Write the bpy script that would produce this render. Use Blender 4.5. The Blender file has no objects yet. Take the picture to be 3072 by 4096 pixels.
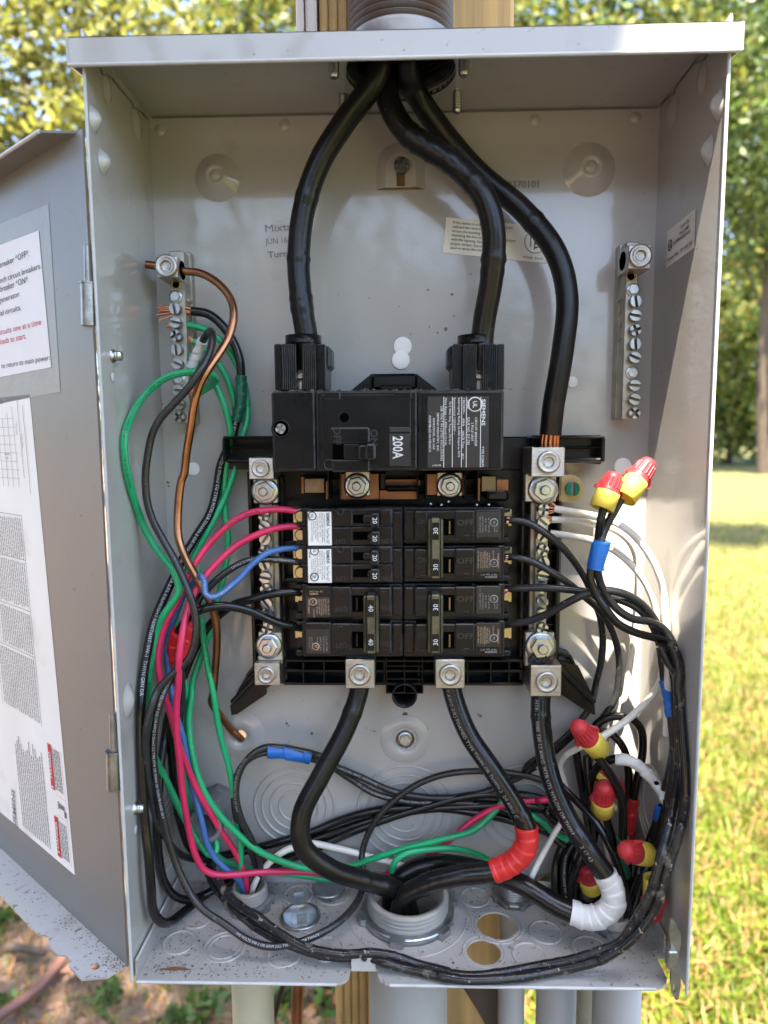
import bpy, math, random
import numpy as np
from mathutils import Vector, Matrix, geometry
random.seed(7); rng = np.random.default_rng(7)
scene = bpy.context.scene
col = scene.collection
# ------------------------------------------------------------------ camera, sky, sun, exposure
# the scene is measured in metres from the enclosure: x right, y into the wall, z up, z=0 is its floor, the ground is at GZ
GZ = -1.2
CAM = np.array([-.0015, -.504, .3542]); FPX = 2697.8
ROT = [math.radians(a) for a in (83.712, .426, 1.485)]
cd = bpy.data.cameras.new('camera'); cam = bpy.data.objects.new('camera', cd); col.objects.link(cam)
cam.location = CAM; cam.rotation_euler = ROT
cd.sensor_fit = 'VERTICAL'; cd.sensor_height = 36.0; cd.lens = 36.0 * FPX / 4096
cd.clip_start = .02; cd.clip_end = 900
cd.dof.use_dof = True; cd.dof.focus_distance = .455; cd.dof.aperture_fstop = 6.0
scene.camera = cam
SX = .13
SUN = Vector((SX, 1.0, -2.41)).normalized()
world = bpy.data.worlds.new('World'); scene.world = world; world.use_nodes = True
wn = world.node_tree.nodes; wl = world.node_tree.links
sky = wn.new('ShaderNodeTexSky'); sky.sky_type = 'NISHITA'; sky.sun_disc = False
sky.sun_elevation = math.asin(-SUN.z); sky.sun_rotation = math.atan2(-SUN.x, -SUN.y)
sky.dust_density = 2.0
wn['Background'].inputs['Strength'].default_value = .11
wl.new(sky.outputs[0], wn['Background'].inputs['Color'])
sd = bpy.data.lights.new('sun', 'SUN'); sd.energy = 5.0; sd.angle = math.radians(.55); sd.color = (1, .90, .76)
sun = bpy.data.objects.new('sun', sd); col.objects.link(sun); sun.rotation_euler = SUN.to_track_quat('-Z', 'Y').to_euler()
sun.location = (-2, -4, 9)
vs = scene.view_settings; vs.view_transform = 'Standard'; vs.look = 'None'; vs.gamma = 1; vs.use_curve_mapping = False
vs.exposure = 3.0

# ------------------------------------------------------------------ measuring: photo points to places at a known depth
def _rot():
    a, b, c = ROT; ca, sa, cb, sb, cc, sc = math.cos(a), math.sin(a), math.cos(b), math.sin(b), math.cos(c), math.sin(c)
    return np.array([[cc,-sc,0],[sc,cc,0],[0,0,1]]) @ np.array([[cb,0,sb],[0,1,0],[-sb,0,cb]]) @ np.array([[1,0,0],[0,ca,-sa],[0,sa,ca]])
RM = _rot()
def ray(u, v): return RM @ np.array([(u-1536)/FPX, -(v-2048)/FPX, -1])
def P(u, v, Y): r = ray(u, v); return CAM + r*(Y-CAM[1])/r[1]
def PZ(u, v, Z): r = ray(u, v); return CAM + r*(Z-CAM[2])/r[2]
def PX(u, v, X): r = ray(u, v); return CAM + r*(X-CAM[0])/r[0]
def PN(u, v, o, n): r = ray(u, v); return CAM + r*np.dot(o-CAM, n)/np.dot(r, n)
def proj(X):
    q = RM.T @ (np.asarray(X)-CAM); return 1536+FPX*q[0]/-q[2], 2048-FPX*q[1]/-q[2]
CR = dict(A=(0,0), B=(1000,0), C=(2000,0), D=(0,900), E=(1000,900), F=(2000,900), G=(0,1800), H=(1000,1500), I=(1000,2200),
          J=(2000,1800), K=(400,2700), L=(1200,2700), M=(2000,2700), N=(0,3096))
def uv(k, x, y):
    if k in CR: o = CR[k]; s = 1/1.659
    elif k == 'V': o = (0,0); s = 3072/1659
    elif k == 'S': o = (0,0); s = 1
    else: o = dict(O=(1000,3296), P=(1700,3296), Q=(2272,3296))[k]; s = 800/1659
    return o[0]+x*s, o[1]+y*s
def ksc(k): return 1/1.659 if k in CR else 3072/1659 if k == 'V' else 1 if k == 'S' else 800/1659
def at(k, x, y, d): return P(*uv(k, x, y), -d/1000)
def mpp(p): # metres per photo pixel at a point
    q = RM.T @ (np.asarray(p)-CAM); return -q[2]/FPX

# ------------------------------------------------------------------ glyphs of the built-in font
GLYPH = {}
def load_glyphs():
    chars = "ABCDEFGHIJKLMNOPQRSTUVWXYZabcdefghijklmnopqrstuvwxyz0123456789.,-()*/:~'+!"
    tmp = []
    def mk(s, bold):
        cu = bpy.data.curves.new('glyph', 'FONT'); cu.body = s; cu.resolution_u = 2; cu.offset = .018 if bold else 0
        ob = bpy.data.objects.new('glyph', cu); col.objects.link(ob); tmp.append((ob, cu)); return ob
    jobs = [(c, b, mk(c, b), mk('I'+c+'I', b)) for b in (False, True) for c in chars]
    ii = {b: mk('II', b) for b in (False, True)}
    dg = bpy.context.evaluated_depsgraph_get()
    def get(ob):
        e = ob.evaluated_get(dg); me = e.to_mesh()
        v = np.zeros(len(me.vertices)*3); me.vertices.foreach_get('co', v)
        f = [tuple(p.vertices) for p in me.polygons]; e.to_mesh_clear(); return v.reshape(-1, 3)[:, :2], f
    I = {b: get(ii[b])[0] for b in ii}
    for c, b, o1, o2 in jobs:
        v, f = get(o1); w = get(o2)[0]
        i1 = I[b]; advI = (i1[:, 0].max()-i1[:, 0].min()) - (get_wI(jobs, b, get))
        adv = (w[:, 0].max()-w[:, 0].min()) - advI - get_wI(jobs, b, get)
        GLYPH[(c, b)] = (v, f, adv)
    h = {b: GLYPH[('H', b)][0][:, 1].max() for b in (False, True)}
    for k in list(GLYPH):
        v, f, a = GLYPH[k]; GLYPH[k] = (v/h[k[1]], f, a/h[k[1]])
    for b in (False, True): GLYPH[(' ', b)] = (np.zeros((0, 2)), [], GLYPH[('n', b)][2]*.55)
    for ob, cu in tmp: bpy.data.objects.remove(ob); bpy.data.curves.remove(cu)
_wI = {}
def get_wI(jobs, b, get):
    if b not in _wI:
        o = [j for j in jobs if j[0] == 'I' and j[1] == b][0][2]; v = get(o)[0]; _wI[b] = v[:, 0].max()-v[:, 0].min()
    return _wI[b]
load_glyphs()
def text2d(s, bold=False, track=1.0):
    V = []; F = []; x = 0; n = 0
    for c in s:
        v, f, a = GLYPH.get((c, bold), GLYPH[('-', bold)])
        if len(v): V.append(v+np.array([x, 0])); F += [tuple(i+n for i in t) for t in f]; n += len(v)
        x += a*track
    return (np.concatenate(V) if V else np.zeros((0, 2))), F, x

# ------------------------------------------------------------------ mesh builder
class MB:
    def __init__(s): s.v = []; s.f = []; s.m = []; s.sm = []; s.ch = set()
    def add(s, v, f, mi=0, smooth=False):
        o = len(s.v); s.v += [tuple(map(float, p)) for p in v]
        for t in f: s.f.append(tuple(i+o for i in t)); s.m.append(mi); s.sm.append(smooth)
        return s
    def box(s, x0, x1, y0, y1, z0, z1, b=0, mi=0):
        lo = np.array([min(x0,x1), min(y0,y1), min(z0,z1)]); hi = np.array([max(x0,x1), max(y0,y1), max(z0,z1)])
        c = (lo+hi)/2
        if b <= 0:
            v = [[(lo, hi)[(i >> k) & 1][k] for k in range(3)] for i in range(8)]
            return s.add(v, [(0,2,3,1),(4,5,7,6),(0,1,5,4),(2,6,7,3),(0,4,6,2),(1,3,7,5)], mi)
        b = min(b, *(.45*(hi-lo)))
        v = []
        for i in range(8):
            for a in range(3):
                v.append([ (lo, hi)[(i >> k) & 1][k] + (0 if k == a else (b if not (i >> k) & 1 else -b)) for k in range(3)])
        f = []
        for a in range(3):
            o = [k for k in range(3) if k != a]
            for sg in (0, 1):
                base = sg << a
                f.append([(base)*3+a, (base | 1 << o[0])*3+a, (base | 1 << o[0] | 1 << o[1])*3+a, (base | 1 << o[1])*3+a])
            for s0 in (0, 1):
                for s1 in (0, 1):
                    c1 = (s0 << o[0]) | (s1 << o[1]); c2 = c1 | 1 << a
                    f.append([c1*3+o[0], c2*3+o[0], c2*3+o[1], c1*3+o[1]])
        for i in range(8): f.append([i*3, i*3+1, i*3+2])
        va = np.array(v); g = []; s.ch |= {len(s.f)+i for i, t in enumerate(f) if len({j % 3 for j in t}) > 1}
        for t in f:
            p = va[t]; n = np.cross(p[1]-p[0], p[2]-p[0])
            g.append(tuple(t) if np.dot(n, p.mean(0)-c) > 0 else tuple(reversed(t)))
        return s.add(v, g, mi)
    def pb(s, k, x0, y0, x1, y1, d0, d1, b=.0006, mi=0): # box: photo rectangle of its front at depth d1 (mm from back), reaching back to d0
        a = at(k, (x0+x1)/2, y0, d1); c = at(k, (x0+x1)/2, y1, d1); l = at(k, x0, (y0+y1)/2, d1); r = at(k, x1, (y0+y1)/2, d1)
        return s.box(l[0], r[0], -d1/1000, -d0/1000, c[2], a[2], b, mi)
    def lathe(s, prof, o, ax, n=24, mi=0, smooth=True, cap=True, a0=0):
        o = np.asarray(o, float); ax = np.asarray(ax, float); ax = ax/np.linalg.norm(ax)
        t = np.array([1,0,0]) if abs(ax[0]) < .8 else np.array([0,0,1])
        e1 = np.cross(ax, t); e1 /= np.linalg.norm(e1); e2 = np.cross(ax, e1)
        v = []; f = []
        for r, h in prof:
            for i in range(n):
                a = 2*math.pi*i/n+a0; v.append(o+ax*h+r*(math.cos(a)*e1+math.sin(a)*e2))
        for j in range(len(prof)-1):
            for i in range(n):
                f.append((j*n+i, j*n+(i+1) % n, (j+1)*n+(i+1) % n, (j+1)*n+i))
        s.add(v, f, mi, smooth)
        if cap:
            if prof[0][0] > 1e-6: s.add(v[:n], [tuple(range(n))], mi)
            if prof[-1][0] > 1e-6: s.add(v[-n:], [tuple(range(n))], mi)
        return s
    def cyl(s, p0, p1, r, n=16, mi=0, r1=None, smooth=True):
        p0 = np.asarray(p0, float); p1 = np.asarray(p1, float); L = np.linalg.norm(p1-p0)
        return s.lathe([(r, 0), (r if r1 is None else r1, L)], p0, p1-p0, n, mi, smooth)
    def tube(s, pts, r, n=10, mi=0, cap=True, smooth=True):
        pts = np.asarray(pts, float); N, B, T = frames(pts); r = np.broadcast_to(r, (len(pts),))
        ang = np.arange(n)*2*math.pi/n
        v = pts[:, None, :] + r[:, None, None]*(np.cos(ang)[None, :, None]*N[:, None, :]+np.sin(ang)[None, :, None]*B[:, None, :])
        v = v.reshape(-1, 3); f = []
        for j in range(len(pts)-1):
            for i in range(n): f.append((j*n+i, j*n+(i+1) % n, (j+1)*n+(i+1) % n, (j+1)*n+i))
        s.add(v, f, mi, smooth)
        if cap: s.add(v[:n], [tuple(range(n))], mi); s.add(v[-n:], [tuple(range(n))], mi)
        return s
    def plate(s, outline, holes, o, ex, ey, h0, h1, mi=0, mside=None): # flat outline with holes, thickness along ex x ey
        o = np.asarray(o, float); ex = np.asarray(ex, float); ey = np.asarray(ey, float); ez = np.cross(ex, ey)
        loops = [outline]+list(holes); pts = [p for l in loops for p in l]
        tri = geometry.tessellate_polygon([[Vector((p[0], p[1], 0)) for p in l] for l in loops])
        top = [o+p[0]*ex+p[1]*ey+h1*ez for p in pts]; bot = [o+p[0]*ex+p[1]*ey+h0*ez for p in pts]; n = len(pts)
        s.add(top, tri, mi); s.add(bot, [t[::-1] for t in tri], mi)
        f = []; i0 = 0
        for l in loops:
            m = len(l)
            for i in range(m): f.append((i0+i, i0+(i+1) % m, n+i0+(i+1) % m, n+i0+i))
            i0 += m
        return s.add(bot+top, f, mi if mside is None else mside)
    def text(s, t, o, ex, ey, h, align='c', mi=0, bold=False, width=None, lift=.00025, valign=.5, track=1.0):
        V, F, w = text2d(t, bold, track)
        if not len(V): return s
        sx = h if width is None else width/max(w, 1e-6)
        o = np.asarray(o, float); ex = np.asarray(ex, float); ey = np.asarray(ey, float); ez = np.cross(ex, ey)
        x0 = {'l': 0, 'c': -w*sx/2, 'r': -w*sx}[align]
        return s.add([o+ez*lift+(x0+p[0]*sx)*ex+(p[1]-valign)*h*ey for p in V], F, mi)
    def pt(s, k, x, y, d, t, hpx, rot=0, align='c', mi=0, bold=False, wpx=None, lift=.00025, valign=.5, track=1.0): # text facing the viewer at a photo point
        p = at(k, x, y, d); m = mpp(p)*ksc(k)
        ex, ey = {0: ((1,0,0),(0,0,1)), 90: ((0,0,1),(-1,0,0)), -90: ((0,0,-1),(1,0,0)), 180: ((-1,0,0),(0,0,-1))}[rot] if not isinstance(rot, float) else ((math.cos(rot),0,math.sin(rot)), (-math.sin(rot),0,math.cos(rot)))
        return s.text(t, p, ex, ey, hpx*m, align, mi, bold, None if wpx is None else wpx*m, lift, valign, track)
    def build(s, name, mats, parent=None, kind=None):
        if mats is BLK: mats = [BLK, BLKE]; s.m = [1 if i in s.ch else k for i, k in enumerate(s.m)] # corners lightened for scuffs and edge sheen
        me = bpy.data.meshes.new(name); me.from_pydata(s.v, [], s.f)
        for m in (mats if isinstance(mats, (list, tuple)) else [mats]): me.materials.append(m)
        me.polygons.foreach_set('material_index', s.m); me.polygons.foreach_set('use_smooth', s.sm); me.update()
        return link(name, me, parent, kind)
def link(name, me, parent=None, kind=None, loc=None):
    ob = bpy.data.objects.new(name, me); col.objects.link(ob)
    if parent is not None:
        ob.parent = parent; l = Vector((0,0,0)); p = parent
        while p is not None: l += p.location; p = p.parent
        ob.matrix_parent_inverse = Matrix.Translation(-wloc(parent))
    if loc is not None: ob.location = loc
    if kind: ob['kind'] = kind
    return ob
def wloc(o): # parents here are only translated
    l = Vector(o.location)
    if o.parent is not None: l = l + wloc(o.parent) + o.matrix_parent_inverse.translation
    return l
def thing(name, label, cat, loc, group=None):
    o = bpy.data.objects.new(name, None); col.objects.link(o); o.location = Vector([float(c) for c in loc]); o.empty_display_size = .02
    o['label'] = label; o['category'] = cat
    if group: o['group'] = group
    return o
def tag(o, label, cat, group=None):
    o['label'] = label; o['category'] = cat
    if group: o['group'] = group
    return o
def frames(pts):
    d = np.gradient(pts, axis=0); T = d/np.maximum(np.linalg.norm(d, axis=1), 1e-9)[:, None]
    N = np.zeros_like(pts); t = T[0]; a = np.array([0,1,0]) if abs(t[1]) < .9 else np.array([1,0,0])
    n = np.cross(t, a); n /= np.linalg.norm(n); N[0] = n
    for i in range(1, len(pts)):
        n = N[i-1]-np.dot(N[i-1], T[i])*T[i]; N[i] = n/max(np.linalg.norm(n), 1e-9)
    return N, np.cross(T, N), T
def circle(cx, cy, r, n=32, a0=0): return [(cx+r*math.cos(2*math.pi*i/n+a0), cy+r*math.sin(2*math.pi*i/n+a0)) for i in range(n)]
def spline(ctrl, step=.0025):
    c = np.asarray(ctrl, float); c = np.vstack([2*c[0]-c[1], c, 2*c[-1]-c[-2]]); out = []
    for i in range(1, len(c)-2):
        p0, p1, p2, p3 = c[i-1:i+3]
        t0 = 0; t1 = t0+np.linalg.norm(p1-p0)**.5; t2 = t1+np.linalg.norm(p2-p1)**.5; t3 = t2+np.linalg.norm(p3-p2)**.5
        n = max(2, int(np.linalg.norm(p2-p1)/step)); t = np.linspace(t1, t2, n, endpoint=False)[:, None]
        a1 = (t1-t)/(t1-t0)*p0+(t-t0)/(t1-t0)*p1; a2 = (t2-t)/(t2-t1)*p1+(t-t1)/(t2-t1)*p2; a3 = (t3-t)/(t3-t2)*p2+(t-t2)/(t3-t2)*p3
        b1 = (t2-t)/(t2-t0)*a1+(t-t0)/(t2-t0)*a2; b2 = (t3-t)/(t3-t1)*a2+(t-t1)/(t3-t1)*a3
        out.append((t2-t)/(t2-t1)*b1+(t-t1)/(t2-t1)*b2)
    return np.vstack(out+[c[-2:-1]])
# ------------------------------------------------------------------ materials
def mat(name, c, rough=.5, metal=0, var=.12, vs=40, bump=0, bs=400, coat=0, spec=.5, dirt=(), trans=0, island=0, sheen=0, stretch=None):
    m = bpy.data.materials.new(name); m.use_nodes = True; nt = m.node_tree; n = nt.nodes; l = nt.links
    b = n['Principled BSDF']; b.inputs['Roughness'].default_value = rough; b.inputs['Metallic'].default_value = metal
    b.inputs['Specular IOR Level'].default_value = spec; b.inputs['Coat Weight'].default_value = coat; b.inputs['Coat Roughness'].default_value = .05
    tc = n.new('ShaderNodeTexCoord'); vec = tc.outputs['Object']
    if stretch:
        mp = n.new('ShaderNodeMapping'); mp.inputs['Scale'].default_value = stretch; l.new(vec, mp.inputs['Vector']); vec = mp.outputs[0]
    no = n.new('ShaderNodeTexNoise'); no.inputs['Scale'].default_value = vs; no.inputs['Detail'].default_value = 5; l.new(vec, no.inputs['Vector'])
    rp = n.new('ShaderNodeMapRange'); rp.inputs['From Min'].default_value = .3; rp.inputs['From Max'].default_value = .7
    l.new(no.outputs['Fac'], rp.inputs['Value'])
    mx = n.new('ShaderNodeMix'); mx.data_type = 'RGBA'
    mx.inputs['A'].default_value = (*[x*(1-var) for x in c], 1); mx.inputs['B'].default_value = (*[min(1, x*(1+var)) for x in c], 1)
    l.new(rp.outputs[0], mx.inputs['Factor']); out = mx.outputs['Result']
    if island:
        ge = n.new('ShaderNodeNewGeometry'); hs = n.new('ShaderNodeHueSaturation'); mr = n.new('ShaderNodeMapRange')
        mr.inputs['To Min'].default_value = 1-island; mr.inputs['To Max'].default_value = 1+island
        l.new(ge.outputs['Random Per Island'], mr.inputs['Value']); l.new(mr.outputs[0], hs.inputs['Value'])
        mr2 = n.new('ShaderNodeMapRange'); mr2.inputs['To Min'].default_value = .5-.05*island; mr2.inputs['To Max'].default_value = .5+.04*island
        wn2 = n.new('ShaderNodeTexWhiteNoise'); wn2.noise_dimensions = '1D'; l.new(ge.outputs['Random Per Island'], wn2.inputs['W'])
        l.new(wn2.outputs['Value'], mr2.inputs['Value']); l.new(mr2.outputs[0], hs.inputs['Hue'])
        l.new(out, hs.inputs['Color']); out = hs.outputs[0]
    for dc, ds, lo, hi, amt in dirt:
        dn = n.new('ShaderNodeTexNoise'); dn.inputs['Scale'].default_value = ds; dn.inputs['Detail'].default_value = 4; l.new(tc.outputs['Object'], dn.inputs['Vector'])
        dr = n.new('ShaderNodeMapRange'); dr.inputs['From Min'].default_value = lo; dr.inputs['From Max'].default_value = hi; dr.inputs['To Max'].default_value = amt
        l.new(dn.outputs['Fac'], dr.inputs['Value'])
        dm = n.new('ShaderNodeMix'); dm.data_type = 'RGBA'; dm.inputs['B'].default_value = (*dc, 1); l.new(out, dm.inputs['A']); l.new(dr.outputs[0], dm.inputs['Factor']); out = dm.outputs['Result']
    l.new(out, b.inputs['Base Color'])
    if bump:
        bn = n.new('ShaderNodeTexNoise'); bn.inputs['Scale'].default_value = bs; bn.inputs['Detail'].default_value = 2; l.new(vec, bn.inputs['Vector'])
        bp = n.new('ShaderNodeBump'); bp.inputs['Strength'].default_value = bump; bp.inputs['Distance'].default_value = .001
        l.new(bn.outputs['Fac'], bp.inputs['Height']); l.new(bp.outputs[0], b.inputs['Normal'])
    rv = n.new('ShaderNodeMapRange'); rv.inputs['To Min'].default_value = rough*.8; rv.inputs['To Max'].default_value = min(1, rough*1.25)
    l.new(no.outputs['Fac'], rv.inputs['Value']); l.new(rv.outputs[0], b.inputs['Roughness'])
    if trans:
        tr = n.new('ShaderNodeBsdfTranslucent'); l.new(out, tr.inputs['Color']); ms = n.new('ShaderNodeMixShader'); ms.inputs[0].default_value = trans
        l.new(b.outputs[0], ms.inputs[1]); l.new(tr.outputs[0], ms.inputs[2]); l.new(ms.outputs[0], n['Material Output'].inputs['Surface'])
    return m
BR = (.13, .09, .055)
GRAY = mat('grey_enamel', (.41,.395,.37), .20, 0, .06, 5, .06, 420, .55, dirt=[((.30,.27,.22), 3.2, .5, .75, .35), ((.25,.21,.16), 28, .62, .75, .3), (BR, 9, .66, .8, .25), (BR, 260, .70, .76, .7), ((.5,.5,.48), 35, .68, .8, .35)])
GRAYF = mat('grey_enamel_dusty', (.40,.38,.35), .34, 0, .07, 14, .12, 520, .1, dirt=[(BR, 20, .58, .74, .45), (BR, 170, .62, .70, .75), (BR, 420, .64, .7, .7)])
GRAYD = mat('grey_enamel_door_shaded', (.175,.170,.155), .42, 0, .06, 10, .1, 500, .05, dirt=[(BR, 12, .62, .8, .35), ((.07,.06,.05), 210, .70, .75, .8)])  # box enamel darkened for the door: shade put into the colour
GRAYL = mat('grey_enamel_edge', (.50,.50,.49), .35, 0, .1, 60)
BLK = mat('black_moulding', (.006,.006,.0065), .28, 0, .2, 60, .06, 700, spec=.26, dirt=[((.10,.085,.065), 70, .64, .82, .16), ((.2,.17,.14), 500, .72, .78, .4)])
BLK2 = mat('black_tray', (.005,.005,.0055), .3, 0, .2, 60, .06, 600, spec=.32, dirt=[((.10,.085,.065), 90, .66, .8, .3)])
BLKD = mat('black_recess', (.002,.002,.002), .9, spec=0)  # shade of holes, recesses and pipe insides put into the colour
BLKE = mat('black_scuff_sheen_edge', (.035,.035,.037), .42, 0, .5, 120, dirt=[((.12,.12,.12), 160, .6, .75, .5)])  # light scuffs plus edge sheen, both put into the colour
EMB = mat('black_emboss', (.026,.026,.028), .35)
CABLE = mat('cable_jacket', (.008,.0075,.007), .33, 0, .3, 40, .3, 160, spec=.36, dirt=[((.07,.055,.035), 45, .6, .78, .3), ((.25,.22,.19), 350, .72, .78, .6)])
CABLE2 = mat('cable_jacket_glossy', (.006,.006,.006), .27, 0, .3, 40, .15, 200, dirt=[((.2,.18,.16), 300, .70, .77, .6)])
WBLK = mat('wire_black', (.006,.006,.0065), .22, 0, .25, 60, .12, 300, dirt=[((.2,.18,.14), 260, .70, .78, .5)])
WGRY = mat('wire_charcoal', (.021,.021,.022), .25, 0, .2, 60, .12, 300, dirt=[((.28,.24,.17), 220, .68, .78, .6)])
WWORN = mat('wire_worn', (.014,.014,.0145), .26, 0, .2, 60, .3, 300, dirt=[((.36,.31,.24), 70, .60, .72, .55), ((.45,.40,.32), 260, .64, .70, .7)])
WGRN = mat('wire_green', (.013,.36,.14), .3, 0, .12, 40, .08, 300, dirt=[((.25,.36,.2), 110, .63, .76, .55), ((.08,.06,.03), 40, .64, .8, .35)])
WRED = mat('wire_red', (.62,.025,.10), .32, 0, .12, 40, .1, 300, dirt=[((.5,.2,.25), 130, .66, .8, .5), ((.2,.02,.04), 40, .64, .8, .4)])
WBLU = mat('wire_blue', (.05,.14,.36), .34, 0, .12, 40, .1, 300, dirt=[((.2,.28,.4), 130, .66, .8, .5)])
WWHT = mat('wire_white', (.72,.69,.62), .32, 0, .06, 40, .08, 300, dirt=[((.35,.25,.15), 240, .68, .78, .6)])
WLGR = mat('wire_pale_grey', (.42,.41,.40), .35, 0, .1, 40)
COP = mat('bare_copper', (.42,.19,.10), .3, 1, .35, 45, .1, 400)
COPB = mat('bright_copper', (.75,.33,.19), .3, 1, .2, 60)
ZNC = mat('zinc', (.50,.52,.53), .3, 1, .18, 120, .1, 600, dirt=[((.25,.22,.15), 160, .66, .8, .5)])
ZND = mat('zinc_dull', (.36,.36,.35), .42, 1, .25, 90, .15, 500, dirt=[((.2,.12,.07), 110, .6, .75, .6)])
ALU = mat('aluminium', (.52,.50,.46), .36, 1, .12, 60, .25, 300, stretch=(1,1,14))
TIN = mat('tinned_bar', (.48,.445,.375), .45, 1, .25, 80, .1, 400)
YZN = mat('yellow_zinc', (.52,.44,.25), .35, 1, .25, 80)
SIDEM = mat('shaded_zinc', (.25,.25,.24), .45, 1, .3, 80)  # screw sides and slot floors, with their shade put into the colour
DARKM = mat('dark_metal', (.10,.10,.10), .5, 1, .3, 80)
PVC = mat('grey_pvc', (.34,.32,.285), .45, 0, .07, 30, .05, 300, dirt=[(BR, 60, .66, .8, .3)])
PVCT = mat('tan_pvc', (.46,.40,.25), .5, 0, .12, 20, .05, 300, dirt=[(BR, 60, .62, .8, .4)])
PVCD = mat('dark_grey_pvc', (.17,.17,.17), .6, 0, .15, 40, .3, 200)
WHT = mat('white_label', (.86,.84,.80), .5, 0, .05, 15, dirt=[((.35,.28,.2), 25, .6, .8, .35)])
CRM = mat('cream_label', (.78,.75,.62), .45, 0, .05, 15, dirt=[((.35,.28,.2), 40, .64, .8, .3)])
PAP = mat('white_paper', (.84,.82,.81), .6, 0, .04, 20, .3, 60, dirt=[((.45,.36,.26), 20, .64, .8, .4)])
PLS = mat('clear_tape', (.27,.258,.235), .38, 0, .12, 60, .6, 90, 0)
INK = mat('black_ink', (.02,.02,.02), .6)
INKG = mat('faded_ink', (.16,.16,.165), .6)
INKR = mat('red_ink', (.55,.03,.03), .6)
WINK = mat('white_ink', (.72,.72,.70), .6)
PINK = mat('worn_print', (.42,.42,.41), .6)
BRZ = mat('bronzed_plate', (.20,.15,.10), .35, 1, .3, 60)
OINK = mat('amber_ink', (.50,.34,.22), .6)
GINK = mat('grey_ink', (.30,.30,.295), .6)
EBLK = mat('nameplate', (.022,.018,.016), .4, 0, .2, 60, .05, 300, dirt=[((.3,.28,.25), 320, .7, .76, .5)])
OLV = mat('olive_steel', (.13,.125,.085), .38, .6, .35, 90, .15, 400, dirt=[((.35,.34,.3), 130, .66, .8, .4)])
CTP = mat('copper_bus', (.24,.12,.07), .3, 1, .25, 30)
YEL = mat('yellow_nylon', (.74,.58,.08), .45, 0, .08, 40, .06, 300, trans=.12, dirt=[((.45,.36,.16), 160, .6, .8, .4)])
RED = mat('red_nylon', (.56,.035,.045), .45, 0, .1, 40, .06, 300, trans=.22, dirt=[((.35,.09,.09), 160, .58, .8, .5)])
TRED = mat('red_tape', (.58,.022,.022), .36, 0, .1, 60, .15, 200)
TBLU = mat('blue_tape', (.01,.13,.48), .34, 0, .1, 60, .15, 200)
TGRN = mat('dark_green_tape', (.008,.10,.06), .34, 0, .1, 60, .15, 200)
TWHT = mat('white_tape', (.66,.66,.64), .4, 0, .06, 60, .15, 200, dirt=[((.3,.27,.22), 90, .66, .8, .4)])
GSCR = mat('green_screw', (.02,.22,.13), .3, .6)
WOOD = mat('treated_pine', (.42,.27,.10), .62, 0, .28, 26, .5, 60, stretch=(4,4,.22), dirt=[((.20,.12,.05), 12, .62, .8, .5)])
WOODW = mat('white_trim_board', (.62,.56,.52), .55, 0, .06, 20, stretch=(2,2,.3))
BARK = mat('bark', (.065,.046,.032), .85, 0, .4, 14, .8, 30, stretch=(2,2,.4))
LEAFA = mat('leaf_sunny', (.20,.205,.04), .6, 0, .2, 3, trans=.45, island=.55)
LEAFB = mat('leaf_green', (.085,.13,.03), .42, 0, .2, 3, trans=.4, island=.55)
LEAFD = mat('leaf_shade', (.05,.085,.02), .5, 0, .2, 3, trans=.3, island=.4)
GRASS = mat('grass_blade', (.11,.155,.010), .5, 0, .25, 2, trans=.4, island=.5)
STRAW = mat('dry_grass', (.27,.15,.05), .65, 0, .2, 5, trans=.25, island=.4)
SOIL = mat('soil', (.17,.115,.07), .9, 0, .45, 7, .8, 40)
MULCH = mat('mulch_bit', (.20,.13,.085), .8, 0, .3, 30, island=.5)
WEED = mat('weed_leaf', (.065,.12,.022), .5, 0, .2, 20, trans=.35, island=.3)
HOSE = mat('copper_tone_pipe', (.13,.06,.042), .3, 0, .15, 20)
DIRT = mat('dirt_crumb', (.19,.135,.09), .9, 0, .3, 200, island=.6)
CHAR = mat('charred', (.015,.012,.010), .7, 0, .4, 200, .8, 400, dirt=[((.22,.07,.03), 160, .58, .7, .8)])
RUST = mat('rust', (.23,.08,.03), .8, 0, .4, 120)
STONE = mat('white_bit', (.6,.58,.55), .8)
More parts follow.
